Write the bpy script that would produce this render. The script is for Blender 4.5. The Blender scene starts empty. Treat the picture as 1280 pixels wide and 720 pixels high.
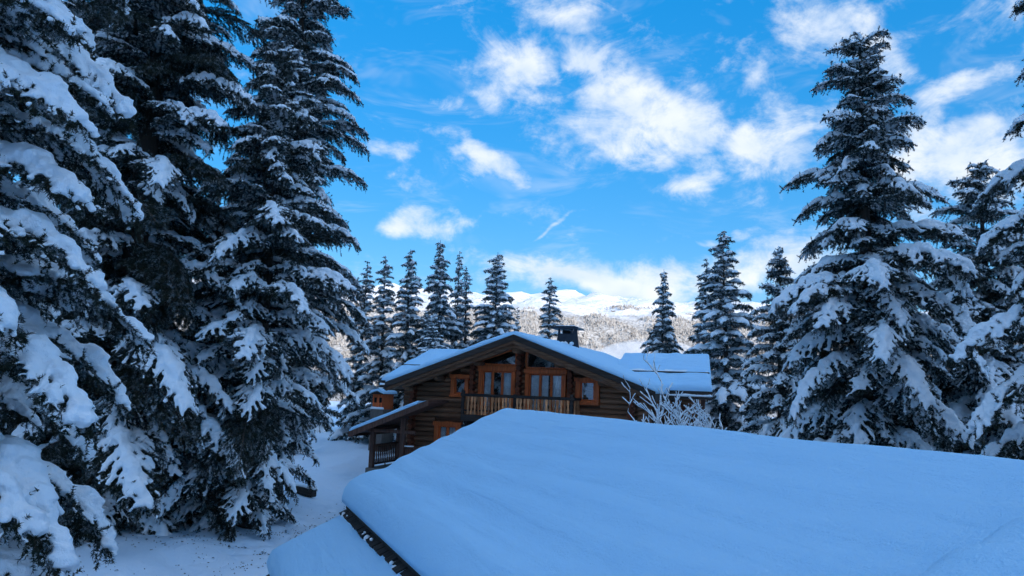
import bpy, bmesh, math, random
import numpy as np
from mathutils import Matrix, Vector, Euler, noise
R = math.radians
scene = bpy.context.scene
COL = scene.collection

# ------------------------------------------------------------------ camera
EYE = Vector((0, 0, 3.9))
cam_d = bpy.data.cameras.new('camera')
cam_d.sensor_width = 36.0
cam_d.lens = 950.0 / 1280.0 * 36.0
cam_d.clip_start = 0.05
cam_d.clip_end = 30000
cam = bpy.data.objects.new('camera', cam_d)
cam.matrix_world = Matrix.Translation(EYE) @ (Matrix.Rotation(R(97.5), 4, 'X') @ Matrix.Rotation(R(2.1), 4, 'Z'))
COL.objects.link(cam)
scene.camera = cam

# ------------------------------------------------------------------ light
SUN_EL, SUN_AZ = R(12.0), R(150.0)        # azimuth clockwise from +Y: behind the camera, to the right
sd = bpy.data.lights.new('sun', 'SUN')
sd.energy = 2.4
sd.angle = R(0.5)
sd.color = (1.0, 0.93, 0.86)
sun = bpy.data.objects.new('sun', sd)
sv = Vector((math.sin(SUN_AZ) * math.cos(SUN_EL), math.cos(SUN_AZ) * math.cos(SUN_EL), math.sin(SUN_EL)))
sun.rotation_euler = sv.to_track_quat('Z', 'Y').to_euler()
sun.location = sv * 300
COL.objects.link(sun)

SKY_STRENGTH = 0.13
SKY_GAMMA = 0.32
scene.view_settings.view_transform = 'Standard'
scene.view_settings.look = 'None'
scene.view_settings.gamma = 1.0
scene.view_settings.exposure = 1.3
scene.render.engine = 'CYCLES'
scene.cycles.use_denoising = True
scene.cycles.max_bounces = 8
scene.cycles.diffuse_bounces = 6
scene.cycles.use_adaptive_sampling = True
scene.cycles.adaptive_threshold = 0.03
scene.cycles.glossy_bounces = 3
scene.cycles.transparent_max_bounces = 8
scene.cycles.volume_bounces = 2
scene.cycles.sample_clamp_indirect = 6.0


# ------------------------------------------------------------------ node helpers
class NT:
    def __init__(self, tree):
        self.t = tree
        self.n = tree.nodes
        self.l = tree.links

    def put(self, sock, v):
        if hasattr(v, 'is_output') or isinstance(v, bpy.types.NodeSocket):
            self.l.new(v, sock)
        elif v is not None:
            sock.default_value = v

    def node(self, kind, **kw):
        nd = self.n.new(kind)
        for k, v in kw.items():
            setattr(nd, k, v)
        return nd

    def math(self, op, a, b=None, c=None, clamp=False):
        nd = self.node('ShaderNodeMath', operation=op, use_clamp=clamp)
        self.put(nd.inputs[0], a)
        if b is not None: self.put(nd.inputs[1], b)
        if c is not None: self.put(nd.inputs[2], c)
        return nd.outputs[0]

    def smooth(self, v, a, b, lo=0.0, hi=1.0):
        nd = self.node('ShaderNodeMapRange', interpolation_type='SMOOTHSTEP')
        for s, x in zip(nd.inputs[:5], (v, a, b, lo, hi)): self.put(s, x)
        return nd.outputs[0]

    def noise(self, vec, scale, detail=4, rough=0.55, dist=0.0):
        nd = self.node('ShaderNodeTexNoise')
        if vec is not None: self.put(nd.inputs['Vector'], vec)
        nd.inputs['Scale'].default_value = scale
        nd.inputs['Detail'].default_value = detail
        nd.inputs['Roughness'].default_value = rough
        nd.inputs['Distortion'].default_value = dist
        return nd.outputs['Fac']

    def mix(self, f, a, b, blend='MIX'):
        nd = self.node('ShaderNodeMix', data_type='RGBA', blend_type=blend)
        self.put(nd.inputs['Factor'], f)
        for s, v in ((nd.inputs[6], a), (nd.inputs[7], b)):
            self.put(s, (*v, 1.0) if isinstance(v, tuple) and len(v) == 3 else v)
        return nd.outputs[2]

    def mapping(self, vec, scale=(1, 1, 1), loc=(0, 0, 0), rot=(0, 0, 0), kind='POINT'):
        nd = self.node('ShaderNodeMapping', vector_type=kind)
        self.put(nd.inputs['Vector'], vec)
        nd.inputs['Location'].default_value = loc
        nd.inputs['Rotation'].default_value = rot
        nd.inputs['Scale'].default_value = scale
        return nd.outputs[0]


# ------------------------------------------------------------------ sky
world = bpy.data.worlds.new('World')
scene.world = world
world.use_nodes = True
w = NT(world.node_tree)
w.n.clear()
sky = w.node('ShaderNodeTexSky', sky_type='NISHITA')
sky.sun_disc = False
sky.sun_elevation = SUN_EL
sky.sun_rotation = SUN_AZ
sky.altitude = 1800
sky.air_density = 1.0
sky.dust_density = 0.1
sky.ozone_density = 4.0
hsv = w.node('ShaderNodeHueSaturation')
hsv.inputs['Hue'].default_value = 0.513
hsv.inputs['Saturation'].default_value = 2.4
hsv.inputs['Value'].default_value = 1.86
gam = w.node('ShaderNodeGamma')
gam.inputs['Gamma'].default_value = SKY_GAMMA
w.l.new(sky.outputs[0], gam.inputs['Color'])
w.l.new(gam.outputs[0], hsv.inputs['Color'])
tc = w.node('ShaderNodeTexCoord').outputs['Generated']
sep = w.node('ShaderNodeSeparateXYZ')
w.l.new(tc, sep.inputs[0])
az = w.math('ARCTAN2', sep.outputs[0], sep.outputs[1])
el = w.math('ARCSINE', sep.outputs[2])
ae = w.node('ShaderNodeCombineXYZ')
w.l.new(az, ae.inputs[0]); w.l.new(el, ae.inputs[1])
aev = ae.outputs[0]
CLOUDS = [(0.138, 0.38, 0.082, 0.075, -22, 1), (0.218, 0.348, 0.073, 0.042, -12, 1), (0.093, 0.429, 0.053, 0.038, -2, 0.9),
          (-0.011, 0.403, 0.073, 0.042, -17, 1), (-0.05, 0.296, 0.082, 0.024, -14, 0.95), (0.324, 0.314, 0.082, 0.048, -2, 1),
          (0.249, 0.266, 0.068, 0.02, 3, 0.7), (0.408, 0.44, 0.087, 0.055, -22, 0.85), (0.471, 0.4, 0.048, 0.04, -2, 0.7),
          (0.563, 0.282, 0.077, 0.055, -2, 1), (0.538, 0.355, 0.068, 0.022, 8, 0.8), (0.127, 0.146, 0.16, 0.03, -3, 1.15),
          (0.318, 0.161, 0.10, 0.032, 1, 1.05), (0.254, 0.199, 0.022, 0.006, 3, 0.65), (0.314, 0.206, 0.026, 0.007, 3, 0.65),
          (-0.131, 0.2, 0.068, 0.018, 13, 0.85), (-0.179, 0.297, 0.027, 0.016, -2, 0.7), (0.053, 0.483, 0.068, 0.026, -2, 0.6),
          (0.051, 0.206, 0.060, 0.004, 33, 0.42), (0.357, 0.19, 0.058, 0.02, 8, 0.8), (0.502, 0.28, 0.039, 0.07, -2, 0.8),
          (0.315, 0.386, 0.028, 0.026, -2, 0.5), (0.166, 0.32, 0.077, 0.03, -12, 0.7), (-0.097, 0.364, 0.058, 0.016, 3, 0.45)]
# warp the lookup so that the edges of the clouds are torn
wn = w.node('ShaderNodeTexNoise'); wn.inputs['Scale'].default_value = 9.0; wn.inputs['Detail'].default_value = 2
w.l.new(tc, wn.inputs['Vector'])
wv = w.node('ShaderNodeVectorMath', operation='MULTIPLY_ADD')
w.l.new(wn.outputs['Color'], wv.inputs[0]); wv.inputs[1].default_value = (0.13, 0.085, 0); 
wo = w.node('ShaderNodeVectorMath', operation='ADD'); w.l.new(aev, wo.inputs[0]); wo.inputs[1].default_value = (-0.065, -0.0425, 0)
w.l.new(wo.outputs[0], wv.inputs[2])
mask = None
for a_, e_, rx, ry, rot, s_ in CLOUDS:
    mp = w.mapping(wv.outputs[0], scale=(rx * 1.1, ry * 1.1, 1), loc=(a_, e_, 0), rot=(0, 0, R(rot)), kind='TEXTURE')
    ln = w.node('ShaderNodeVectorMath', operation='LENGTH'); w.l.new(mp, ln.inputs[0])
    b = w.smooth(ln.outputs['Value'], 1.45, 0.0, 0.0, s_ * 1.1)
    mask = b if mask is None else w.math('MAXIMUM', mask, b)
# the rest of the sky carries scattered cloud of the same kind
other = w.smooth(w.noise(w.mapping(tc, scale=(1, 1, 2.2), loc=(3, 1, 0)), 3.2, 3, 0.5), 0.46, 0.615, 0.0, 1.0)
front = w.smooth(sep.outputs[1], 0.86, 0.70)
mask = w.math('MAXIMUM', mask, w.math('MULTIPLY', other, front))
fine = w.noise(w.mapping(tc, scale=(1, 1, 1.7)), 11.0, 6, 0.66, 0.5)
wisp = w.noise(w.mapping(tc, scale=(1, 1, 3.2), rot=(0, R(25), 0)), 6.0, 4, 0.68, 0.8)
dens = w.math('ADD', w.math('MULTIPLY', mask, 1.25), w.math('MULTIPLY', w.math('SUBTRACT', fine, 0.5), 2.7))
puff = w.noise(w.mapping(tc, scale=(1, 1, 1.3)), 34.0, 4, 0.6, 0.2)
dens = w.math('ADD', dens, w.math('MULTIPLY', w.math('SUBTRACT', puff, 0.5), 1.3))
dens = w.smooth(dens, 0.18, 1.5)
veil = w.math('MULTIPLY', w.smooth(wisp, 0.5, 0.8), 0.30)
dens = w.math('MAXIMUM', dens, veil)
shade = w.noise(w.mapping(tc, scale=(1, 1, 1.6), loc=(0.02, 0, 0.03)), 13.0, 2, 0.5)
ccol = w.mix(w.smooth(shade, 0.35, 0.7), (2.45, 2.8, 3.3), (3.3, 3.4, 3.5))
# brightness added to clouds out of view towards the sun, as frontal fill
sdot = w.node('ShaderNodeVectorMath', operation='DOT_PRODUCT')
w.l.new(tc, sdot.inputs[0]); sdot.inputs[1].default_value = tuple(sv)
gain = w.smooth(sdot.outputs['Value'], -0.45, 1.0, 1.0, 1.9)
cvec = w.node('ShaderNodeVectorMath', operation='SCALE')
w.l.new(ccol, cvec.inputs[0]); w.l.new(gain, cvec.inputs['Scale'])
final = w.mix(w.math('MULTIPLY', dens, 0.9), hsv.outputs[0], cvec.outputs[0])
bg = w.node('ShaderNodeBackground')
bg.inputs['Strength'].default_value = SKY_STRENGTH
w.l.new(final, bg.inputs['Color'])
wout = w.node('ShaderNodeOutputWorld')
w.l.new(bg.outputs[0], wout.inputs[0])


# ------------------------------------------------------------------ materials
def material(name):
    m = bpy.data.materials.new(name)
    m.use_nodes = True
    t = NT(m.node_tree)
    b = m.node_tree.nodes['Principled BSDF']
    return m, t, b


def bump(t, b, height, strength, dist):
    nd = t.node('ShaderNodeBump')
    nd.inputs['Strength'].default_value = strength
    nd.inputs['Distance'].default_value = dist
    t.put(nd.inputs['Height'], height)
    t.l.new(nd.outputs[0], b.inputs['Normal'])


SNOW = (0.84, 0.91, 0.98)


def snow_mat(name, kind):
    m, t, b = material(name)
    co = t.node('ShaderNodeTexCoord').outputs['Object']
    n1 = t.noise(co, 3.0, 4, 0.6)
    c = (0.47, 0.76, 0.99) if kind == 'roof' else (0.76, 0.87, 0.98) if kind == 'ground' else (0.94, 0.965, 0.99)  # roof and ground: blue of the skylit shade is put into the base colour
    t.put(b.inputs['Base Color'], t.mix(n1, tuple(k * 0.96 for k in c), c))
    b.inputs['Roughness'].default_value = 0.62
    b.inputs['Specular IOR Level'].default_value = 0.22
    fine_ = t.noise(co, 60.0 if kind != 'ground' else 26.0, 3, 0.7)
    if kind == 'roof':
        rip = t.noise(t.mapping(co, scale=(0.30, 2.6, 1.0), rot=(0, 0, R(12))), 1.9, 3, 0.5, 0.5)
        h = t.math('ADD', t.math('MULTIPLY', rip, 0.9), t.math('MULTIPLY', fine_, 0.22))
        h = t.math('ADD', h, t.math('MULTIPLY', t.noise(co, 9.0, 4, 0.65), 0.30))
        bump(t, b, h, 0.8, 0.075)
    elif kind == 'ground':
        mid = t.noise(co, 2.4, 5, 0.62)
        bump(t, b, t.math('ADD', mid, t.math('MULTIPLY', fine_, 0.25)), 0.6, 0.12)
    else:
        mid = t.noise(co, 13.0, 5, 0.65)
        bump(t, b, t.math('ADD', mid, t.math('MULTIPLY', fine_, 0.35)), 0.75, 0.045)
    return m


M_SNOW = snow_mat('snow_on_boughs', 'bough')
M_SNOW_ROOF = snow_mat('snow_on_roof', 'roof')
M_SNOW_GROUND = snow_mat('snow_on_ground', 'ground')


def needle_mat(name, c1, c2, frost):
    m, t, b = material(name)
    g = t.node('ShaderNodeNewGeometry')
    oi = t.node('ShaderNodeObjectInfo')
    co = t.node('ShaderNodeTexCoord').outputs['Object']
    n1 = t.noise(co, 5.0, 3, 0.6)
    col = t.mix(n1, c1, c2)
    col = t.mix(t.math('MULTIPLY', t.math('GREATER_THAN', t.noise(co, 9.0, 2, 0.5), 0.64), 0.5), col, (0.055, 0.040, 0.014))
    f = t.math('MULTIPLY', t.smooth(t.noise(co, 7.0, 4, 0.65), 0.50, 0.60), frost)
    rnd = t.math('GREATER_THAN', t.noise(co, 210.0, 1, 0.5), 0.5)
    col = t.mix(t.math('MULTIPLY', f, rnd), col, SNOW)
    t.put(b.inputs['Base Color'], col)
    b.inputs['Roughness'].default_value = 0.6
    b.inputs['Specular IOR Level'].default_value = 0.25
    return m


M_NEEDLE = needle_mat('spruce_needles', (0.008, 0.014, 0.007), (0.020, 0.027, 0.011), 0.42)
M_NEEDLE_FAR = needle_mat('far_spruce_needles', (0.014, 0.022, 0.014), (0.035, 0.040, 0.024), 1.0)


def bark_mat():
    m, t, b = material('spruce_bark')
    co = t.node('ShaderNodeTexCoord').outputs['Object']
    n1 = t.noise(t.mapping(co, scale=(6, 6, 1.2)), 4.0, 5, 0.65)
    t.put(b.inputs['Base Color'], t.mix(n1, (0.022, 0.014, 0.010), (0.085, 0.058, 0.040)))
    b.inputs['Roughness'].default_value = 0.9
    bump(t, b, n1, 0.9, 0.03)
    return m


M_BARK = bark_mat()


def wood_mat(name, c1, c2, grey=0.25, axis='X', rough=0.75, spec=0.25, var=0.35):
    """weathered timber: grain along one axis, colour shifting from piece to piece"""
    m, t, b = material(name)
    co = t.node('ShaderNodeTexCoord').outputs['Object']
    oi = t.node('ShaderNodeObjectInfo')
    sc = {'X': (0.9, 14, 14), 'Y': (14, 0.9, 14), 'Z': (14, 14, 0.9)}[axis]
    off = t.node('ShaderNodeVectorMath', operation='ADD')
    cx = t.node('ShaderNodeCombineXYZ')
    t.l.new(t.math('MULTIPLY', oi.outputs['Random'], 37.0), cx.inputs[0])
    t.l.new(t.math('MULTIPLY', oi.outputs['Random'], 11.0), cx.inputs[2])
    t.l.new(co, off.inputs[0]); t.l.new(cx.outputs[0], off.inputs[1])
    g = t.noise(t.mapping(off.outputs[0], scale=sc), 1.6, 6, 0.65, 0.4)
    col = t.mix(t.smooth(g, 0.3, 0.7), c1, c2)
    st = t.noise(t.mapping(off.outputs[0], scale=tuple(v * 0.4 for v in sc)), 1.5, 3, 0.6)
    gr = tuple(sum(c2) / 3 * k for k in (1.02, 1.0, 0.97))
    col = t.mix(t.math('MULTIPLY', t.smooth(st, 0.5, 0.75), grey), col, gr)
    br = t.math('ADD', t.math('MULTIPLY', oi.outputs['Random'], var * 2), 1.0 - var)
    vm = t.node('ShaderNodeVectorMath', operation='SCALE')
    t.l.new(col, vm.inputs[0]); t.l.new(br, vm.inputs['Scale'])
    t.l.new(vm.outputs[0], b.inputs['Base Color'])
    b.inputs['Roughness'].default_value = rough
    b.inputs['Specular IOR Level'].default_value = spec
    bump(t, b, g, 0.5, 0.012)
    return m


M_LOG = wood_mat('dark_log', (0.080, 0.034, 0.017), (0.34, 0.155, 0.080), 0.3)
M_LOGEND = wood_mat('reddish_log_end', (0.070, 0.018, 0.009), (0.22, 0.060, 0.026), 0.1)
M_BEAM = wood_mat('brown_beam', (0.085, 0.036, 0.018), (0.240, 0.115, 0.060), 0.45)
M_FASCIA = wood_mat('dark_fascia', (0.022, 0.016, 0.013), (0.060, 0.042, 0.034), 0.4)
M_FRAME = wood_mat('orange_window_timber', (0.42, 0.072, 0.013), (0.74, 0.155, 0.032), 0.06, 'Z', 0.5, 0.4, 0.15)
M_BALU = wood_mat('baluster_timber', (0.30, 0.085, 0.026), (0.66, 0.29, 0.13), 0.45, 'Z', 0.7, 0.25, 0.5)
M_RAIL = wood_mat('dark_rail', (0.016, 0.012, 0.011), (0.05, 0.036, 0.03), 0.3)
M_PORCH = wood_mat('porch_timber', (0.055, 0.024, 0.016), (0.135, 0.064, 0.044), 0.3, 'Z')
M_SHINGLE = wood_mat('wet_shingle', (0.012, 0.010, 0.010), (0.05, 0.038, 0.03), 0.4, 'Y')
M_HUT = wood_mat('orange_hut_board', (0.52, 0.09, 0.025), (0.80, 0.18, 0.055), 0.05, 'Z')


def plain(name, col, rough=0.7, metal=0.0, spec=0.3, scale=8.0, amt=0.35):
    m, t, b = material(name)
    co = t.node('ShaderNodeTexCoord').outputs['Object']
    n1 = t.noise(co, scale, 4, 0.6)
    t.put(b.inputs['Base Color'], t.mix(n1, tuple(c * (1 - amt) for c in col), tuple(c * (1 + amt) for c in col)))
    b.inputs['Roughness'].default_value = rough
    b.inputs['Metallic'].default_value = metal
    b.inputs['Specular IOR Level'].default_value = spec
    bump(t, b, n1, 0.25, 0.01)
    return m


M_METAL = plain('dark_sheet_metal', (0.045, 0.05, 0.062), 0.42, 0.6)
M_STONE = plain('rubble_stone', (0.16, 0.14, 0.125), 0.9, 0, 0.2, 3.0, 0.5)
M_CURTAIN = plain('white_curtain', (0.88, 0.89, 0.90), 0.85, 0, 0.1, 20.0, 0.08)
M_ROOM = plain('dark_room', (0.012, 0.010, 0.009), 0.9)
M_TWIG = plain('bare_twig', (0.035, 0.022, 0.016), 0.85, 0, 0.15, 30.0, 0.4)
M_LITTER = plain('needle_litter', (0.022, 0.015, 0.010), 0.9, 0, 0.1, 30.0, 0.5)
M_ICE = plain('ice', (0.55, 0.68, 0.80), 0.15, 0, 0.5, 10.0, 0.1)


def glass_mat():
    m = bpy.data.materials.new('window_glass')
    m.use_nodes = True
    t = NT(m.node_tree)
    t.n.clear()
    fr = t.node('ShaderNodeFresnel'); fr.inputs[0].default_value = 1.5
    tr = t.node('ShaderNodeBsdfTransparent'); tr.inputs[0].default_value = (0.96, 0.97, 0.97, 1)
    gl = t.node('ShaderNodeBsdfGlossy'); gl.inputs['Roughness'].default_value = 0.02
    gl.inputs['Color'].default_value = (0.95, 0.97, 1, 1)
    mx = t.node('ShaderNodeMixShader')
    t.l.new(t.math('ADD', t.math('MULTIPLY', fr.outputs[0], 1.2), 0.06, clamp=True), mx.inputs[0])
    t.l.new(tr.outputs[0], mx.inputs[1]); t.l.new(gl.outputs[0], mx.inputs[2])
    o = t.node('ShaderNodeOutputMaterial')
    t.l.new(mx.outputs[0], o.inputs[0])
    return m


M_GLASS = glass_mat()


def mountain_mat():
    m, t, b = material('mountain_snow')
    g = t.node('ShaderNodeNewGeometry')
    sp = t.node('ShaderNodeSeparateXYZ'); t.l.new(g.outputs['Position'], sp.inputs[0])
    sn = t.node('ShaderNodeSeparateXYZ'); t.l.new(g.outputs['Normal'], sn.inputs[0])
    n1 = t.noise(t.mapping(g.outputs['Position'], scale=(0.01, 0.01, 0.02)), 1.0, 7, 0.65)
    zz = t.math('ADD', sp.outputs[2], t.math('MULTIPLY', t.math('SUBTRACT', n1, 0.5), 260.0))
    forest = t.smooth(zz, 450.0, 320.0)
    rock = t.math('MULTIPLY', t.smooth(n1, 0.60, 0.70), t.smooth(sp.outputs[2], 640.0, 480.0))
    sp2 = t.noise(t.mapping(g.outputs['Position'], scale=(0.07, 0.07, 0.09)), 1.0, 3, 0.7)
    under = t.mix(t.smooth(sp2, 0.4, 0.62), (0.30, 0.28, 0.26), (0.58, 0.56, 0.54))
    col = t.mix(forest, (0.86, 0.86, 0.87), under)
    col = t.mix(rock, col, (0.22, 0.18, 0.15))
    t.put(b.inputs['Base Color'], col)
    b.inputs['Roughness'].default_value = 0.8
    b.inputs['Specular IOR Level'].default_value = 0.1
    bump(t, b, n1, 0.8, 25.0)
    return m


M_MOUNT = mountain_mat()
M_FOREST, _t, _p = material('frosted_forest')
_g = _t.node('ShaderNodeNewGeometry')
_f = _t.smooth(_g.outputs['Random Per Island'], 0.15, 0.75)
_t.put(_p.inputs['Base Color'], _t.mix(_f, (0.27, 0.245, 0.225), (0.46, 0.44, 0.42)))
_p.inputs['Roughness'].default_value = 0.9
_p.inputs['Specular IOR Level'].default_value = 0.1


# ------------------------------------------------------------------ mesh helpers
def mesh_np(name, verts, tris=None, quads=None, mats=(), midx=None, smooth=False):
    """fast mesh from numpy arrays: triangles first, then quads"""
    me = bpy.data.meshes.new(name)
    verts = np.asarray(verts, np.float32).reshape(-1, 3)
    nt = 0 if tris is None else len(tris)
    nq = 0 if quads is None else len(quads)
    me.vertices.add(len(verts)); me.vertices.foreach_set('co', verts.ravel())
    parts = []
    if nt: parts.append(np.asarray(tris, np.int32).ravel())
    if nq: parts.append(np.asarray(quads, np.int32).ravel())
    li = np.concatenate(parts)
    me.loops.add(len(li)); me.loops.foreach_set('vertex_index', li)
    me.polygons.add(nt + nq)
    tot = np.concatenate([np.full(nt, 3, np.int32), np.full(nq, 4, np.int32)])
    st = np.concatenate([[0], np.cumsum(tot)[:-1]]).astype(np.int32)
    me.polygons.foreach_set('loop_start', st)
    me.polygons.foreach_set('loop_total', tot)
    if midx is not None: me.polygons.foreach_set('material_index', np.asarray(midx, np.int32))
    me.polygons.foreach_set('use_smooth', np.full(nt + nq, bool(smooth)))
    for m in mats: me.materials.append(m)
    me.update(calc_edges=True)
    me.validate()
    return me


def link(name, me, parent=None, loc=None, rot=None, scale=None):
    o = bpy.data.objects.new(name, me)
    COL.objects.link(o)
    if parent is not None: o.parent = parent
    if loc is not None: o.location = loc
    if rot is not None: o.rotation_euler = rot
    if scale is not None: o.scale = scale
    return o


def thing(name, label, cat, loc=(0, 0, 0), rz=0.0, group=None):
    o = bpy.data.objects.new(name, None)
    o.empty_display_size = 0.3
    COL.objects.link(o)
    o.location = loc
    o.rotation_euler = (0, 0, rz)
    tag(o, label, cat, group)
    return o


def tag(o, label, cat, group=None):
    o['label'] = label
    o['category'] = cat
    if group: o['group'] = group


class MB:
    """collects boxes, prisms and tubes into one mesh"""
    def __init__(self): self.bm = bmesh.new()

    def box(self, x0, x1, y0, y1, z0, z1):
        vs = [self.bm.verts.new((x, y, z)) for z in (z0, z1) for x, y in ((x0, y0), (x1, y0), (x1, y1), (x0, y1))]
        for f in ((3, 2, 1, 0), (4, 5, 6, 7), (0, 1, 5, 4), (1, 2, 6, 5), (2, 3, 7, 6), (3, 0, 4, 7)):
            self.bm.faces.new([vs[i] for i in f])
        return self

    def prism(self, pts, axis, a, b):
        """2-D outline extruded from a to b; axis 'y' takes (x, z) points, axis 'x' takes (y, z) points"""
        def mk(p, v): return (p[0], v, p[1]) if axis == 'y' else ((v, p[0], p[1]) if axis == 'x' else (p[0], p[1], v))
        A = [self.bm.verts.new(mk(p, a)) for p in pts]
        B = [self.bm.verts.new(mk(p, b)) for p in pts]
        n = len(pts)
        self.bm.faces.new(A); self.bm.faces.new(B[::-1])
        for i in range(n): self.bm.faces.new((A[i], B[i], B[(i + 1) % n], A[(i + 1) % n]))
        return self

    def tube(self, pts, radii, n=8):
        rings = []
        for i, p in enumerate(pts):
            p = Vector(p)
            q = Vector(pts[min(i + 1, len(pts) - 1)]) - Vector(pts[max(i - 1, 0)])
            q.normalize()
            u = q.cross(Vector((0.13, 0.31, 0.94)) if abs(q.z) < 0.9 else Vector((1, 0, 0))).normalized()
            v = q.cross(u)
            rings.append([self.bm.verts.new(p + (u * math.cos(k * 2 * math.pi / n) + v * math.sin(k * 2 * math.pi / n)) * radii[i]) for k in range(n)])
        for a, b in zip(rings, rings[1:]):
            for k in range(n): self.bm.faces.new((a[k], a[(k + 1) % n], b[(k + 1) % n], b[k]))
        self.bm.faces.new(rings[0][::-1]); self.bm.faces.new(rings[-1])
        return self

    def mesh(self, name, mat, bevel=0.0, smooth=False):
        bmesh.ops.recalc_face_normals(self.bm, faces=self.bm.faces)
        if bevel:
            bmesh.ops.bevel(self.bm, geom=self.bm.edges[:], offset=bevel, segments=1, affect='EDGES')
        me = bpy.data.meshes.new(name)
        self.bm.to_mesh(me); self.bm.free()
        me.materials.append(mat)
        if smooth: me.polygons.foreach_set('use_smooth', [True] * len(me.polygons))
        return me

    def build(self, name, mat, parent=None, bevel=0.0, smooth=False):
        return link(name, self.mesh(name, mat, bevel, smooth), parent)


def fbm(x, y, z=0.0, oct_=4, seed=0.0):
    return noise.fractal(Vector((x + seed, y - seed * 0.7, z)), 1.0, 2.0, oct_)


def vnoise(P, scale, seed, amp):
    """small uneven displacement for every vertex of P: crossed waves bent by one another"""
    rg = np.random.default_rng(int(seed * 10) + 7)
    Q = P.astype(np.float64) * scale
    out = np.zeros_like(Q)
    for k in range(7):
        d = rg.normal(size=3); d /= np.linalg.norm(d)
        e = rg.normal(size=3); e /= np.linalg.norm(e)
        f = rg.uniform(0.7, 2.0)
        ph = np.sin(Q @ e * f * 0.8 + rg.uniform(0, 6.3)) * 1.3
        out += np.sin(Q @ d * f * 1.6 + ph + rg.uniform(0, 6.3))[:, None] * rg.normal(size=3)[None]
    return (P + out * (amp * 0.22)).astype(np.float32)


# icosphere template for the snow blobs
_b = bmesh.new(); bmesh.ops.create_icosphere(_b, subdivisions=1, radius=1.0)
ICO_V = np.array([v.co[:] for v in _b.verts]); ICO_F = np.array([[v.index for v in f.verts] for f in _b.faces]); _b.free()


def blob_mesh(name, C, Rr, flat, voxel, mat, seed=0, namp=0.02, nscale=6.0, smooth_it=2, keep=1.0):
    """union of flattened balls, skinned over into one soft lump of snow"""
    C = np.asarray(C, float); Rr = np.asarray(Rr, float)
    V = (C[:, None, :] + ICO_V[None] * (Rr[:, None, None] * np.array([1, 1, flat])[None, None])).reshape(-1, 3)
    Fc = (ICO_F[None] + (np.arange(len(C)) * len(ICO_V))[:, None, None]).reshape(-1, 3)
    me = mesh_np('tmp', V, tris=Fc)
    o = link('tmp', me)
    md = o.modifiers.new('r', 'REMESH'); md.mode = 'VOXEL'; md.voxel_size = voxel
    sm = o.modifiers.new('s', 'SMOOTH'); sm.factor = 0.5; sm.iterations = smooth_it
    if keep < 1.0:
        dc = o.modifiers.new('d', 'DECIMATE'); dc.ratio = keep
    dg = bpy.context.evaluated_depsgraph_get()
    ev = bpy.data.meshes.new_from_object(o.evaluated_get(dg))
    bpy.data.objects.remove(o); bpy.data.meshes.remove(me)
    n = len(ev.vertices)
    P = np.empty(n * 3, np.float32); ev.vertices.foreach_get('co', P); P = P.reshape(-1, 3)
    if namp: P = vnoise(vnoise(P, nscale, seed * 3.1, namp), nscale * 2.7, seed + 5.0, namp * 0.45)
    ev.vertices.foreach_set('co', P.astype(np.float32).ravel())
    ev.materials.clear(); ev.materials.append(mat)
    ev.polygons.foreach_set('use_smooth', [True] * len(ev.polygons))
    ev.name = name
    ev.update()
    return ev


def pieces(me, least=30):
    """the separate lumps of a mesh as meshes of their own; specks are dropped"""
    bm = bmesh.new(); bm.from_mesh(me); bm.verts.ensure_lookup_table()
    seen = set(); out = []
    for v in bm.verts:
        if v.index in seen: continue
        comp = [v]; seen.add(v.index)
        for q in comp:
            for e in q.link_edges:
                o_ = e.other_vert(q)
                if o_.index not in seen: seen.add(o_.index); comp.append(o_)
        if len(comp) >= least: out.append(comp)
    res = []
    for comp in sorted(out, key=len, reverse=True):
        idx = {v.index: k for k, v in enumerate(comp)}
        fs = {f for v in comp for f in v.link_faces}
        m = bpy.data.meshes.new(me.name)
        m.from_pydata([v.co[:] for v in comp], [], [[idx[v.index] for v in f.verts] for f in fs])
        for mt in me.materials: m.materials.append(mt)
        m.polygons.foreach_set('use_smooth', [True] * len(m.polygons))
        res.append(m)
    bm.free()
    return res


# ------------------------------------------------------------------ ground
_pr = random.Random(77)
PITS = [(_pr.gauss(-5.3, 1.5), _pr.gauss(20.5, 4.0), _pr.uniform(0.14, 0.32), _pr.uniform(0.05, 0.13)) for _ in range(70)]


def path_x(y): return -7.4 + 0.4 * math.sin(y * 0.35) - max(0.0, (y - 26) * 0.08) + 1.6


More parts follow.
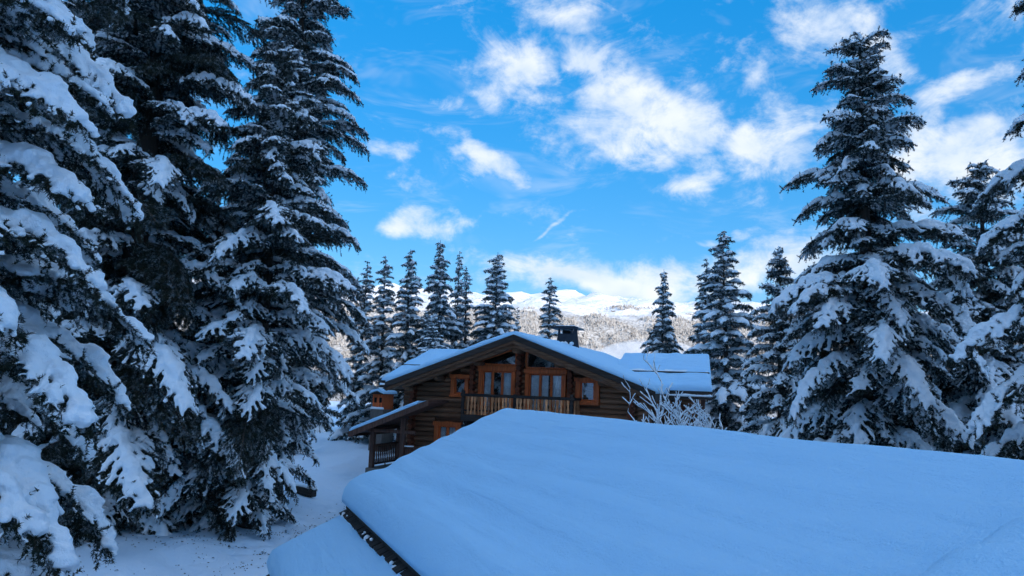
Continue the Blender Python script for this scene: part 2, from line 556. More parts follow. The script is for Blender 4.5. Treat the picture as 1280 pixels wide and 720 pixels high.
def ground_z(x, y):
    z = 0.0
    d = math.hypot(x, y)
    if y > 130: z -= 85.0 * (1 - math.cos(min(1.0, (y - 130) / 900.0) * math.pi)) / 2
    if y < -45:
        s = min(1.0, (-45 - y) / 130.0)
        z += 72.0 * s * s * (3 - 2 * s) + 6.0 * s * fbm(x * 0.02, y * 0.02, 0, 3, 5)
    near = max(0.0, 1 - d / 140.0)
    z += near * (0.13 * fbm(x * 0.45, y * 0.45, 0, 4, 2) + 0.14 * fbm(x * 0.09, y * 0.09, 0, 2, 8))
    # trodden path left of the house
    px_ = path_x(y)
    if 10 < y < 75:
        t = (x - px_) / 0.8
        z -= 0.12 * math.exp(-t * t)
        z += 0.05 * math.exp(-((abs(t) - 1.5) / 0.5) ** 2)
        z += 0.05 * fbm(x * 2.2, y * 2.2, 0, 2, 4) * math.exp(-(t * 0.6) ** 2)
        # footprints, left and right in turn
        if abs(x - px_) < 0.8:
            for k in (math.floor(y / 0.42), math.floor(y / 0.42) + 1):
                fy = k * 0.42; fx = path_x(fy) + (0.17 if k % 2 else -0.17)
                z -= 0.11 * math.exp(-(((x - fx) / 0.12) ** 2 + ((y - fy) / 0.17) ** 2))
    if -12 < x < 0 and 10 < y < 34:
        for qx, qy, qr, qd in PITS:
            if abs(x - qx) < 0.8 and abs(y - qy) < 0.8:
                z -= qd * math.exp(-((x - qx) ** 2 + (y - qy) ** 2) / (qr * qr * 0.5))
    # bank below the trees
    z += 0.30 * math.exp(-(((x + 8.5) / 3.0) ** 2 + ((y - 19.5) / 3.5) ** 2))
    return z


def axis_steps(lo, hi, a, b, fine, grow=1.28):
    v = list(np.arange(a, b + fine * 0.5, fine))
    s, x = fine, v[-1]
    while x < hi:
        s *= grow; x += s; v.append(min(x, hi))
    s, x = fine, v[0]
    pre = []
    while x > lo:
        s *= grow; x -= s; pre.append(max(x, lo))
    return pre[::-1] + v


def grid_mesh(name, xs, ys, fz, mat):
    nx, ny = len(xs), len(ys)
    V = np.array([(x, y, fz(x, y)) for y in ys for x in xs], np.float32)
    i = np.arange(nx - 1)[None] + (np.arange(ny - 1) * nx)[:, None]
    q = np.stack([i, i + 1, i + 1 + nx, i + nx], -1).reshape(-1, 4)
    return mesh_np(name, V, quads=q, mats=(mat,), smooth=True)


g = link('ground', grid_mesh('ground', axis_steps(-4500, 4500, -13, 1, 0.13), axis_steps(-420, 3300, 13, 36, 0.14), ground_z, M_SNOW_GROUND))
g['kind'] = 'structure'


# ------------------------------------------------------------------ mountain
def mount_z(x, y):
    s = (y - 2500) / 1000.0
    crest = 655 + 35 * fbm(x * 0.0011, 0.3, 0, 3, 2) + 22 * math.exp(-((x - 420) / 260.0) ** 2) - 0.012 * (x - 420)
    prof = [(-1, -90), (0, -60), (0.5, 90), (1.0, 270), (1.5, 430), (2.0, 545), (2.5, 625), (2.9, 660), (3.6, 560), (4.5, 380)]
    z = prof[0][1]
    for (a, za), (b, zb) in zip(prof, prof[1:]):
        if a <= s <= b:
            f = (s - a) / (b - a); z = za + (zb - za) * f
            break
    z *= crest / 650.0
    k = max(0.0, min(1.0, s / 0.8))
    gul = abs(fbm(x * 0.0032, y * 0.0011, 0, 4, 11))
    z += k * (-120 * max(0, 0.32 - gul) + 55 * fbm(x * 0.0022, y * 0.0022, 0, 5, 7) * max(0.0, 1 - abs(s - 1.2) / 1.9))
    z += k * 14 * fbm(x * 0.008, y * 0.008, 0, 4, 3)
    return z


mxs = list(np.arange(-4200, 4201, 60.0)); mys = list(np.arange(2300, 6400, 50.0))
mo = link('mountain', grid_mesh('mountain', mxs, mys, mount_z, M_MOUNT))
mo['kind'] = 'structure'

rng = np.random.default_rng(5)
pts = []
random.seed(3)
tries = 0
while len(pts) < 43000 and tries < 150000:
    tries += 1
    x = random.uniform(-900, 1900); y = random.uniform(2600, 4700)
    c = fbm(x * 0.0032, y * 0.0011, 0, 4, 11)
    if abs(c) < 0.05: continue
    z = mount_z(x, y)
    tl = 392 + 110 * fbm(x * 0.004, y * 0.004, 0, 4, 21)
    if z > tl: continue
    if fbm(x * 0.012, y * 0.012, 0, 3, 31) < -0.35: continue
    pts.append((x, y, z))
pts = np.array(pts)
n = len(pts)
hh = rng.uniform(7, 14, n); rr = hh * rng.uniform(0.22, 0.34, n)
ang = np.arange(5) * 2 * math.pi / 5
ringv = np.stack([np.cos(ang), np.sin(ang), np.zeros(5)], -1)
Vv = np.concatenate([(pts[:, None] + ringv[None] * rr[:, None, None]), (pts + np.stack([np.zeros(n), np.zeros(n), hh], -1))[:, None]], 1).reshape(-1, 3)
bs = (np.arange(n) * 6)[:, None]
tr = np.concatenate([np.stack([bs[:, 0] + k, bs[:, 0] + (k + 1) % 5, bs[:, 0] + 5], -1) for k in range(5)])
fo = link('forest', mesh_np('forest', Vv, tris=tr, mats=(M_FOREST,)))
fo['kind'] = 'stuff'
tag(fo, 'frosted forest covering the lower slope of the sunlit mountain', 'forest')


# ------------------------------------------------------------------ spruces
def polyline(p0, d, length, droop, n):
    t = np.linspace(0, 1, n)[:, None]
    P = p0 + d[None] * length * t
    P[:, 2] -= (length * (0.10 * t + droop * t ** 2))[:, 0]
    return P


def bough_geo(L, seed, low=False, hv=1.22):
    """stem, twigs and needles of one spruce bough growing along +X, with the places where snow lies"""
    rg = np.random.default_rng(seed)
    n = 22
    s = np.linspace(0, 1, n)
    a = rg.uniform(0.08, 0.22); b = rg.uniform(0.32, 0.54)
    stem = np.stack([L * s * (1 - 0.10 * s ** 3), L * 0.07 * np.sin(s * rg.uniform(2, 4) + rg.uniform(0, 6)) * s, L * (a * s - b * s ** 2.3)], -1)
    lines = [(stem, 0.010 + 0.006 * L, 0.7)]
    blobs = []
    rs = (0.050 + 0.022 * min(L, 3.2)) * hv
    rt = (0.034 + 0.010 * min(L, 3.2)) * hv
    wmax = min(0.36 * L, 0.95) * rg.uniform(0.85, 1.15)
    sp = (0.10 if not low else 0.17) + 0.012 * L
    ph = rg.uniform(0, 9)

    def lump(q): return 0.80 + 0.38 * math.sin(q * 9.0 + ph) * math.sin(q * 3.7 + ph * 2)
    st = 0.14
    while st < 1.0:
        p = np.array([np.interp(st, s, stem[:, k]) for k in range(3)])
        r = rs * (0.55 + 0.6 * math.sin(math.pi * min(1, st * 0.85 + 0.1))) * lump(st * L)
        blobs.append((p + [0, 0, r * 0.35], r))
        st += r * 0.6 / L
    st = 0.10 + rg.uniform(0, 0.05)
    twigs = []
    while st < 0.985:
        for side in (-1, 1):
            q = min(0.99, st + rg.uniform(-0.3, 0.3) * sp / L)
            p = np.array([np.interp(q, s, stem[:, k]) for k in range(3)])
            p2 = np.array([np.interp(min(1, q + 0.03), s, stem[:, k]) for k in range(3)])
            T = p2 - p; T /= max(1e-6, np.linalg.norm(T))
            B = np.array([-T[1], T[0], 0.0]); B /= max(1e-6, np.linalg.norm(B))
            an = math.radians(rg.uniform(50, 66) - 22 * q)
            d = T * math.cos(an) + side * B * math.sin(an)
            wl = wmax * (0.30 + 0.70 * math.sin(math.pi * min(1, q * 0.75 + 0.18))) * (1.05 - 0.55 * q) * rg.uniform(0.7, 1.12) + 0.05
            tw = polyline(p, d, wl, rg.uniform(0.22, 0.46), 7)
            lines.append((tw, 0.006, 1.0))
            twigs.append((tw, wl, d))
            tm = rg.uniform(0.45, 0.98)
            tt = 0.0
            if rg.uniform() < (0.86 if L < 1.8 else 0.80):
                while tt < tm:
                    pp = np.array([np.interp(tt, np.linspace(0, 1, 7), tw[:, k]) for k in range(3)])
                    r = rt * (1.05 - 0.5 * tt) * rg.uniform(0.85, 1.2) * lump(q * L + tt)
                    blobs.append((pp + [0, 0, r * 0.3], r))
                    tt += r * 0.75 / wl
            if not low and rg.uniform() < 0.55:
                pp = tw[rg.integers(1, 6)]
                dd = d * 0.6 + np.array([rg.normal() * 0.3, rg.normal() * 0.3, 0.85]); dd /= np.linalg.norm(dd)
                lines.append((polyline(pp, dd, rg.uniform(0.10, 0.17), 0.0, 3), 0.004, 1.3))
            # side twigs
            step = 0.085 if not low else 0.2
            u = step * 0.7
            k = 0
            while u < wl * 0.97:
                f = u / wl
                pp = np.array([np.interp(f, np.linspace(0, 1, 7), tw[:, j]) for j in range(3)])
                sd_ = 1 if k % 2 else -1
                perp = np.array([-d[1], d[0], 0.0]) * sd_
                dd = d * 0.75 + perp * 0.7; dd[2] -= 0.22; dd /= np.linalg.norm(dd)
                sl = (0.30 * wl * (1 - f) + 0.07) * rg.uniform(0.7, 1.2)
                sl = min(sl, 0.26)
                lines.append((polyline(pp, dd, sl, 0.35, 4), 0.004, 1.0))
                if not low and rg.uniform() < 0.55:
                    r = 0.024 * rg.uniform(0.8, 1.35)
                    for g_ in (0.2, 0.5, 0.8): blobs.append((pp + dd * sl * g_ + [0, 0, r * 0.1 - 0.1 * sl * g_], r))
                u += step; k += 1
        st += sp / L * rg.uniform(0.85, 1.15)
    # hanging branchlets under the frond
    nh = int(16 * L) if not low else int(7 * L)
    for _ in range(nh):
        tw, wl, d = twigs[rg.integers(len(twigs))]
        pp = tw[rg.integers(0, 5)]
        dd = np.array([rg.normal() * 0.25, rg.normal() * 0.25, -1.0]); dd /= np.linalg.norm(dd)
        lines.append((polyline(pp, dd, rg.uniform(0.10, 0.34) * min(1.2, 0.5 + L * 0.3), 0.0, 4), 0.004, 1.0))
    # needles
    nl, nw, ns = (0.046, 0.013, 0.0125) if not low else (0.13, 0.046, 0.044)
    P_, D_ = [], []
    SV, SQ = [], []
    off = 0
    for ln, rad, nd in lines:
        seg = np.linalg.norm(np.diff(ln, axis=0), axis=1); cum = np.concatenate([[0], np.cumsum(seg)]); tot = cum[-1]
        m = max(2, int(tot / ns * nd))
        t = np.sort(rg.uniform(0, tot, m))
        pp = np.stack([np.interp(t, cum, ln[:, k]) for k in range(3)], -1)
        i = np.clip(np.searchsorted(cum, t) - 1, 0, len(seg) - 1)
        tg = (ln[i + 1] - ln[i]) / np.maximum(seg[i][:, None], 1e-6)
        for _ in range(3):
            P_.append(pp + rg.normal(size=(m, 3)) * 0.004); rnd = rg.normal(size=(m, 3)); rnd[:, 2] = rnd[:, 2] * 0.8
            rnd /= np.linalg.norm(rnd, axis=1)[:, None]
            dv = tg * 0.55 + rnd * 0.8; D_.append(dv / np.linalg.norm(dv, axis=1)[:, None])
        if not low or rad > 0.008:
            # thin stick, three sided
            m2 = len(ln); rr_ = rad * np.linspace(1, 0.35, m2)
            tt = np.gradient(ln, axis=0); tt /= np.maximum(np.linalg.norm(tt, axis=1)[:, None], 1e-6)
            uu = np.cross(tt, [0.1, 0.2, 0.97]); uu /= np.maximum(np.linalg.norm(uu, axis=1)[:, None], 1e-6)
            vv = np.cross(tt, uu)
            for k in range(3):
                c_ = 2 * math.pi * k / 3
                SV.append(ln + (uu * math.cos(c_) + vv * math.sin(c_)) * rr_[:, None])
            j = np.arange(m2 - 1)
            for k in range(3):
                A = off + k * m2 + j; Bq = off + ((k + 1) % 3) * m2 + j
                SQ.append(np.stack([A, Bq, Bq + 1, A + 1], -1))
            off += 3 * m2
    P = np.concatenate(P_); D = np.concatenate(D_)
    side = np.cross(D, rg.normal(size=D.shape)); side /= np.maximum(np.linalg.norm(side, axis=1)[:, None], 1e-6)
    ll = nl * rg.uniform(0.7, 1.25, len(P))[:, None]
    NV = np.stack([P - side * nw * 0.5, P + side * nw * 0.5, P + D * ll], 1).reshape(-1, 3)
    NTt = np.arange(len(NV)).reshape(-1, 3)
    SVv = np.concatenate(SV); SQq = np.concatenate(SQ)
    return NV, NTt, SVv, SQq, blobs


def bough_variant(L, seed, hv=1.22):
    NV, NTt, SV, SQ, blobs = bough_geo(L, seed, False, hv)
    V = np.concatenate([NV, SV])
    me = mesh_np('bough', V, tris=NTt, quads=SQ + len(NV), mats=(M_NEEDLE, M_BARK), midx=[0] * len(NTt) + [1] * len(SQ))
    C = np.array([b[0] for b in blobs]); Rr = np.array([b[1] for b in blobs])
    vox = 0.013 + 0.0032 * L
    sn = blob_mesh('snow_load', C, Rr, 0.8, vox, M_SNOW, seed, 0.012 + 0.004 * L, 9.0)
    return me, sn


CLASSES = [0.35, 0.65, 1.0, 1.45, 2.0, 2.7, 3.6]
VARIANTS = {}
for ci, L in enumerate(CLASSES):
    VARIANTS[L] = [bough_variant(L, 100 + ci * 10 + k) for k in range(2 if L < 0.6 or L > 3 else 3)]


HEAVY = {L: [bough_variant(L, 700 + int(L * 10) + k, 1.75) for k in range(3)] for L in (1.45, 2.0, 2.7)}


def trunk_mesh(H, r0, seed, mat=None):
    mb = MB()
    pts, rad = [], []
    k = 9
    for i in range(k + 1):
        f = i / k
        pts.append((0.05 * H * 0.06 * math.sin(f * 5 + seed), 0.05 * H * 0.06 * math.cos(f * 4 + seed), H * f - (0.3 if i == 0 else 0)))
        rad.append(max(0.012, r0 * (1 - f) ** 0.85 * (1.35 if i == 0 else 1.0)))
    mb.tube(pts, rad, 10)
    return mb.mesh('trunk', mat or M_BARK, 0, True)


def add_bough(tree, z, azim, L, pitch, rng_, snow=True, roll=0.0, base=(0, 0), heavy=False):
    bank = HEAVY if heavy else VARIANTS
    c = min(bank, key=lambda q: abs(math.log(q / L)))
    me, sn = bank[c][rng_.randrange(len(bank[c]))]
    o = bpy.data.objects.new('bough', me)
    COL.objects.link(o)
    o.parent = tree
    k = L / c
    o.rotation_euler = (Matrix.Rotation(azim, 3, 'Z') @ Matrix.Rotation(-pitch, 3, 'Y') @ Matrix.Rotation(roll, 3, 'X')).to_euler()
    o.location = (base[0], base[1], z)
    o.scale = (k, k * rng_.choice((-1, 1)) * rng_.uniform(0.9, 1.15), k * rng_.uniform(0.9, 1.1))
    if snow:
        q = bpy.data.objects.new('snow_load', sn)
        COL.objects.link(q)
        q.parent = o


def spruce(label, x, y, H, rmax, seed, z0=0.35, snow=0.9, whorl=0.42, per=5, power=0.8, lean=(0, 0), skip=None, top_gap=0.0, group='snow laden spruces', droop=0.0, heavy=False, fill=2, vary=(0.62, 1.18), low=0.0):
    rg = random.Random(seed)
    gz = ground_z(x, y)
    t = thing('spruce_tree', label, 'tree', (x, y, gz - 0.05), 0.0, group)
    t.rotation_euler = (lean[0], lean[1], 0)
    link('trunk', trunk_mesh(H, 0.020 * H + 0.02, seed), t)
    z = z0
    while z < H - 0.12:
        f = z / H
        Lr = rmax * (1 - f) ** power + 0.14
        if f < 0.12: Lr *= 0.75 + 2.0 * f
        if z < low: Lr *= 0.5 + 0.5 * z / low
        cnt = per if f < 0.85 else per - 1
        a0 = rg.uniform(0, 6.28)
        for k in range(cnt):
            a = a0 + k * 2 * math.pi / cnt + rg.uniform(-0.35, 0.35)
            L = Lr * rg.uniform(*vary)
            zz = z + rg.uniform(-0.5, 0.5) * whorl
            if zz < 0.2 or zz > H - 0.06: continue
            if skip and skip(a, zz, L): continue
            pit = 0.55 * (f ** 1.6) + rg.uniform(-0.12, 0.14) - 0.02 - droop * (1 - f)
            add_bough(t, zz, a, max(0.2, L), pit, rg, rg.random() < snow, rg.uniform(-0.25, 0.25), heavy=heavy and L > 1.2)
        if f < 0.95:
            for k in range(fill):
                a = rg.uniform(0, 6.28)
                if skip and skip(a, z, Lr): continue
                add_bough(t, max(0.25, z + rg.uniform(-0.5, 0.5) * whorl), a, max(0.3, Lr * rg.uniform(0.3, 0.65)), rg.uniform(-0.35, 0.1), rg, rg.random() < snow * 0.45)
        z += whorl * (1.0 if f < 0.6 else 0.8 if f < 0.85 else 0.55)
    add_bough(t, H - 0.30, rg.uniform(0, 6), 0.35, 1.35, rg, True)
    return t


# near left tree, only its right side reaches the picture
def toward(a, lo, hi):
    a = (a + math.pi) % (2 * math.pi) - math.pi
    return lo <= a <= hi


L1 = spruce('tall snow heavy spruce at the left edge with big drooping boughs nearest the viewer', -7.0, 8.6, 17.5, 2.95, 11, z0=1.2, snow=1.0, whorl=0.58, per=6, power=0.28, heavy=True, vary=(0.7, 1.02),
            skip=lambda a, z, L: not toward(a, -2.0, 1.9), droop=0.10)
L2 = spruce('broad snow covered spruce standing in front of the taller pair left of the chalet', -6.5, 20.0, 13.0, 3.9, 21, z0=0.7, snow=0.95, whorl=0.50, per=6, power=0.72, droop=0.02, vary=(0.6, 1.15), low=4.2, skip=lambda a, z, L: toward(a, -0.75, 0.9) and L > 0.9 + 0.72 * max(0.0, z - 1.4))
L3 = spruce('tall spruce rising behind the broad one, its snowy boughs against open sky', -7.6, 25.0, 19.4, 3.7, 31, z0=2.0, low=6.5, snow=0.95, whorl=0.58, per=6, power=0.56, vary=(0.55, 1.2))
L4 = spruce('very tall dark spruce with little snow, between the left edge tree and broad one', -9.6, 19.2, 20.5, 4.3, 41, z0=0.9, snow=0.68, whorl=0.5, per=6, power=0.62, droop=0.08)
L5 = spruce('dark spruce filling the gap behind the boughs at the left edge', -13.6, 22.8, 18.0, 4.2, 45, z0=0.6, snow=0.5, whorl=0.6, per=5, power=0.6)
R1 = spruce('large free standing snow laden spruce right of the chalet with its tip in view', 8.96, 19.0, 13.6, 3.7, 51, z0=0.5, snow=1.0, whorl=0.52, per=6, power=0.66, fill=4, vary=(0.5, 1.25), droop=0.30)
R2 = spruce('snow laden spruce cut off by the right edge of the picture', 10.9, 13.0, 15.5, 3.6, 61, z0=0.6, snow=1.0, whorl=0.56, per=5, power=0.62, droop=0.22,
            skip=lambda a, z, L: toward(a, -0.9, 0.9))
R3 = spruce('slender snowy spruce tucked close behind the left side of the large right spruce', 9.63, 27.0, 9.4, 2.5, 71, z0=0.4, snow=1.0, whorl=0.38, per=5, power=0.8, droop=0.2)
R7 = spruce('shaded spruce standing in the gap between the two large right spruces', 12.9, 20.5, 10.6, 3.6, 75, z0=0.5, snow=1.0, whorl=0.5, per=6, power=0.66, droop=0.25)


# trees further off: trunk, one crown, one snow mesh each
def far_variant(H, rmax, seed, whorl=0.40, per=6):
    rg = random.Random(seed)
    pool = {}
    NVs, NTs, SNv, SNf = [], [], [], []
    no = so = 0
    z = 0.5
    while z < H - 0.1:
        f = z / H
        Lr = rmax * (1 - f) ** 0.75 + 0.12
        a0 = rg.uniform(0, 6.28)
        for k in range(per):
            L = Lr * rg.uniform(0.45, 1.25)
            if rg.random() < 0.1: continue
            c = min(FARC, key=lambda q: abs(math.log(q / L)))
            NV, NTt, sv, sf = FARB[c][rg.randrange(3)]
            kk = L / c
            Mx = Matrix.Rotation(a0 + k * 6.283 / per + rg.uniform(-0.4, 0.4), 3, 'Z') @ Matrix.Rotation(-(0.5 * f ** 1.5 + rg.uniform(-0.15, 0.12)), 3, 'Y')
            Mx = np.array(Mx) * kk
            lo = np.array([0, 0, z + rg.uniform(-0.5, 0.5) * whorl])
            NVs.append(NV @ Mx.T + lo); NTs.append(NTt + no); no += len(NV)
            if rg.random() < 0.95:
                SNv.append(sv @ Mx.T + lo); SNf.append(sf + so); so += len(sv)
        z += whorl * (1.0 if f < 0.6 else 0.75)
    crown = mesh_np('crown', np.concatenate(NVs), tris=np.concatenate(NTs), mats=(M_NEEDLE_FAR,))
    snow = mesh_np('snow_load', np.concatenate(SNv), quads=np.concatenate(SNf), mats=(M_SNOW,), smooth=True)
    return trunk_mesh(H, 0.016 * H, seed), crown, snow, H


FARC = [0.35, 0.7, 1.2, 1.9]
FARB = {}
for ci, L in enumerate(FARC):
    FARB[L] = []
    for k in range(3):
        NV, NTt, SV, SQ, blobs = bough_geo(L, 900 + ci * 7 + k, True)
        C = np.array([b[0] for b in blobs]); Rr = np.array([b[1] for b in blobs]) * 1.65
        sn = blob_mesh('far_snow', C, Rr, 0.8, 0.072, M_SNOW, k, 0.02, 7.0, 1)
        P = np.empty(len(sn.vertices) * 3, np.float32); sn.vertices.foreach_get('co', P)
        F_ = np.array([list(p.vertices) for p in sn.polygons])
        FARB[L].append((NV, NTt, P.reshape(-1, 3), F_))
        bpy.data.meshes.remove(sn)

FV = [far_variant(13.0, 2.5, 301), far_variant(13.0, 1.8, 302, 0.46, 5), far_variant(13.0, 2.8, 303, 0.42, 6), far_variant(13.0, 2.1, 304, 0.38, 6), far_variant(13.0, 2.3, 305, 0.55, 5), far_variant(13.0, 1.6, 306, 0.42, 5)]


def far_tree(label, x, y, ztip, v, rz, wide=1.0, group='spruces behind the chalet'):
    tm, cm, sm, H = FV[v]
    gz = ground_z(x, y)
    k = (ztip - gz) / H
    t = thing('spruce_tree', label, 'tree', (x, y, gz - 0.05), rz, group)
    rg = random.Random(int(x * 100) + v)
    t.rotation_euler = (rg.uniform(-0.035, 0.035), rg.uniform(-0.035, 0.035), rz)
    wide *= rg.uniform(0.78, 1.2)
    t.scale = (k * wide, k * wide, k)
    link('trunk', tm, t)
    c = link('crown', cm, t)
    link('snow_load', sm, c)['kind'] = 'stuff'
    return t


far_tree('tall snowy spruce right of the chalet wing, tallest of the group of three there', 12.05, 42.0, 13.06, 2, 0.3)
far_tree('spruce half hidden behind the tallest one at the right end of the chalet wing', 11.72, 46.5, 12.37, 4, 1.9)
far_tree('lone spruce above the right wing roof with mountain slope on both sides', 9.97, 50.0, 12.2, 0, 4.0)
far_tree('thin spruce showing just right of the boughs of the left tree group', -10.7, 54.0, 12.6, 1, 0.5)
far_tree('snowy spruce second from the left in the row behind the chalet', -8.57, 52.0, 12.78, 4, 2.2)
far_tree('snowy spruce third from the left in the row behind the chalet', -6.63, 49.0, 12.64, 3, 3.4)
far_tree('tallest spruce of the row behind the left roof of the chalet', -4.40, 50.0, 13.56, 0, 1.1)
far_tree('spruce close behind the right shoulder of the tallest one in the row', -3.98, 55.0, 13.84, 5, 5.0)
far_tree('shorter spruce left of the gap beside the mountain slope', -2.88, 51.0, 11.99, 5, 0.2)
far_tree('full snowy spruce standing apart, left above the gable', -1.00, 50.0, 12.87, 0, 2.8)
far_tree('small distant spruce top between the gable and the full spruce', 0.68, 75.0, 12.0, 1, 4.4)
far_tree('slim spruce rising just left of the chimney', 2.87, 58.0, 12.58, 4, 1.6)
far_tree('low bushy spruce in front of the row behind the left roof', -5.4, 48.5, 8.6, 2, 2.0)
far_tree('low spruce filling the gap under the tallest one of the row', -4.9, 46.5, 8.2, 2, 5.5)
far_tree('spruce in the shade beyond the left group, beside the orange hut', -16.5, 62.0, 13.5, 0, 0.9)
far_tree('spruce in the shade far left beyond the path', -22.0, 58.0, 14.5, 2, 2.9)
far_tree('snowy spruce low behind the right wing veranda', 15.5, 40.0, 9.5, 0, 0.6)
far_tree('spruce behind the large right spruce, mostly hidden by it', 17.5, 36.0, 12.0, 2, 3.3)
far_tree('spruce far right seen through the boughs at the right edge', 23.0, 33.0, 14.0, 0, 1.2)


far_tree('shaded spruce standing behind the left edge tree, far beyond the path', -20.5, 40.0, 15.0, 2, 4.1)
far_tree('shaded spruce at the far left, half covered by the left edge boughs', -27.5, 44.0, 16.0, 0, 2.3)
far_tree('dim spruce between the very tall dark one and the far left', -16.0, 44.0, 14.5, 3, 5.2)
far_tree('dim spruce low behind the trunks of the left group', -12.6, 41.0, 11.5, 2, 0.2)


# ------------------------------------------------------------------ chalet
CH = thing('chalet', 'dark log chalet with orange window frames, balcony and snow covered gable roof', 'house', (0.302, 32.0, 0.0), R(-20))


# unit log along X, slightly faceted
_lb = MB(); _lb.tube([(-0.5, 0, 0), (0.5, 0, 0)], [0.5, 0.5], 10)
LOG_ME = _lb.mesh('log', M_LOG, 0, True)
LOGEND_ME = None
_lb = MB(); _lb.tube([(0, -0.5, 0), (0, 0.5, 0)], [0.5, 0.5], 10); LOGEND_ME = _lb.mesh('log_end', M_LOGEND, 0, False)
LD = 0.215
rl = random.Random(8)


def roof_under(x): return 5.74 - 0.368 * abs(x - 0.26)


# stone base
MB().box(-4.75, 5.05, -0.08, 9.9, -0.4, 0.42).build('foundation', M_STONE, CH, 0.03)
wall = MB().prism([(-4.7, 0.4), (5.0, 0.4), (5.0, roof_under(5.0)), (2.2, roof_under(2.2)), (2.2, 2.72), (-1.66, 2.72), (-1.66, roof_under(-1.66)), (-4.7, roof_under(-4.7))], 'y', 0.10, 0.16).build('wall', M_LOG, CH)
OPEN = [(-1.66, 0.04, 2.72, 4.86), (0.42, 2.24, 2.72, 4.80), (-2.96, -2.03, 3.42, 4.46), (2.58, 3.63, 3.33, 4.48), (-3.62, -2.34, 0.75, 2.44)]
zc = 0.42 + LD / 2
while zc < 5.6:
    # extent under the roof
    half = (5.74 - zc - LD * 0.5) / 0.368
    x0, x1 = max(-4.7, 0.26 - half), min(5.0, 0.26 + half)
    if x1 - x0 < 0.3: break
    segs = [(x0, x1)]
    cuts = [(a, b) for a, b, c, d in OPEN if c - 0.06 < zc < d + 0.06]
    if zc > 4.8: cuts.append((-1.66, 2.24))
    for a, b in cuts:
        ns = []
        for p, q in segs:
            if b <= p or a >= q: ns.append((p, q)); continue
            if a - p > 0.08: ns.append((p, a))
            if q - b > 0.08: ns.append((b, q))
        segs = ns
    for p, q in segs:
        o = link('log', LOG_ME, wall, ((p + q) / 2, 0.02 + rl.uniform(-0.012, 0.012), zc), (rl.uniform(-3, 3), 0, 0), (q - p, LD * 1.02, LD * 1.02))
    zc += LD
# side walls, back, wings (plain log courses)
side = MB().box(-4.7, -4.55, 0.16, 9.9, 0.4, 3.9).box(4.85, 5.0, 0.16, 9.9, 0.4, 3.9).box(-4.7, 5.0, 9.9, 10.05, 0.4, 4.0).build('side_wall', M_LOG, CH)
wings = MB().box(-7.2, -4.72, 3.9, 4.05, 0.0, 4.2).box(-7.2, -7.05, 4.05, 9.4, 0.0, 4.2).box(5.02, 6.9, 5.2, 5.35, 0.0, 4.3).box(6.6, 6.75, 5.35, 9.4, 0.0, 4.2).box(-7.2, -4.75, 9.25, 9.4, 0, 4.2).box(5.02, 6.6, 9.25, 9.4, 0, 4.2).build('wing_wall', M_LOG, CH)
zc = 0.3
while zc < 4.1:
    link('log', LOG_ME, wings, (5.95, 5.19, zc), (rl.uniform(-3, 3), 0, 0), (1.85, LD, LD))
    link('log', LOG_ME, wings, (-5.95, 3.89, zc), (rl.uniform(-3, 3), 0, 0), (2.5, LD, LD))
    link('log', LOG_ME, side, (-4.72, 2.05, zc + LD), (rl.uniform(-3, 3), 0, R(90)), (3.7, LD, LD))
    link('log', LOG_ME, side, (5.02, 2.6, zc + LD), (rl.uniform(-3, 3), 0, R(90)), (4.9, LD, LD))
    zc += LD
# columns of crossing log ends
for xc, z0, z1, dep in ((-4.62, 0.5, 3.85, 0.5), (-1.86, 2.9, 4.85, 0.42), (0.23, 2.9, 5.55, 0.5), (2.42, 2.9, 4.85, 0.42), (4.9, 0.5, 3.9, 0.5)):
    colm = MB().box(xc - 0.07, xc + 0.07, -0.12, 0.09, z0, z1).build('log_end_column', M_LOGEND, CH)
    zc = z0 + LD / 2
    while zc < z1:
        link('log_end', LOGEND_ME, colm, (xc + rl.uniform(-0.012, 0.012), -0.16, zc), (0, rl.uniform(-3, 3), 0), (LD * 0.98, dep * rl.uniform(0.85, 1.1), LD * 0.98))
        zc += LD


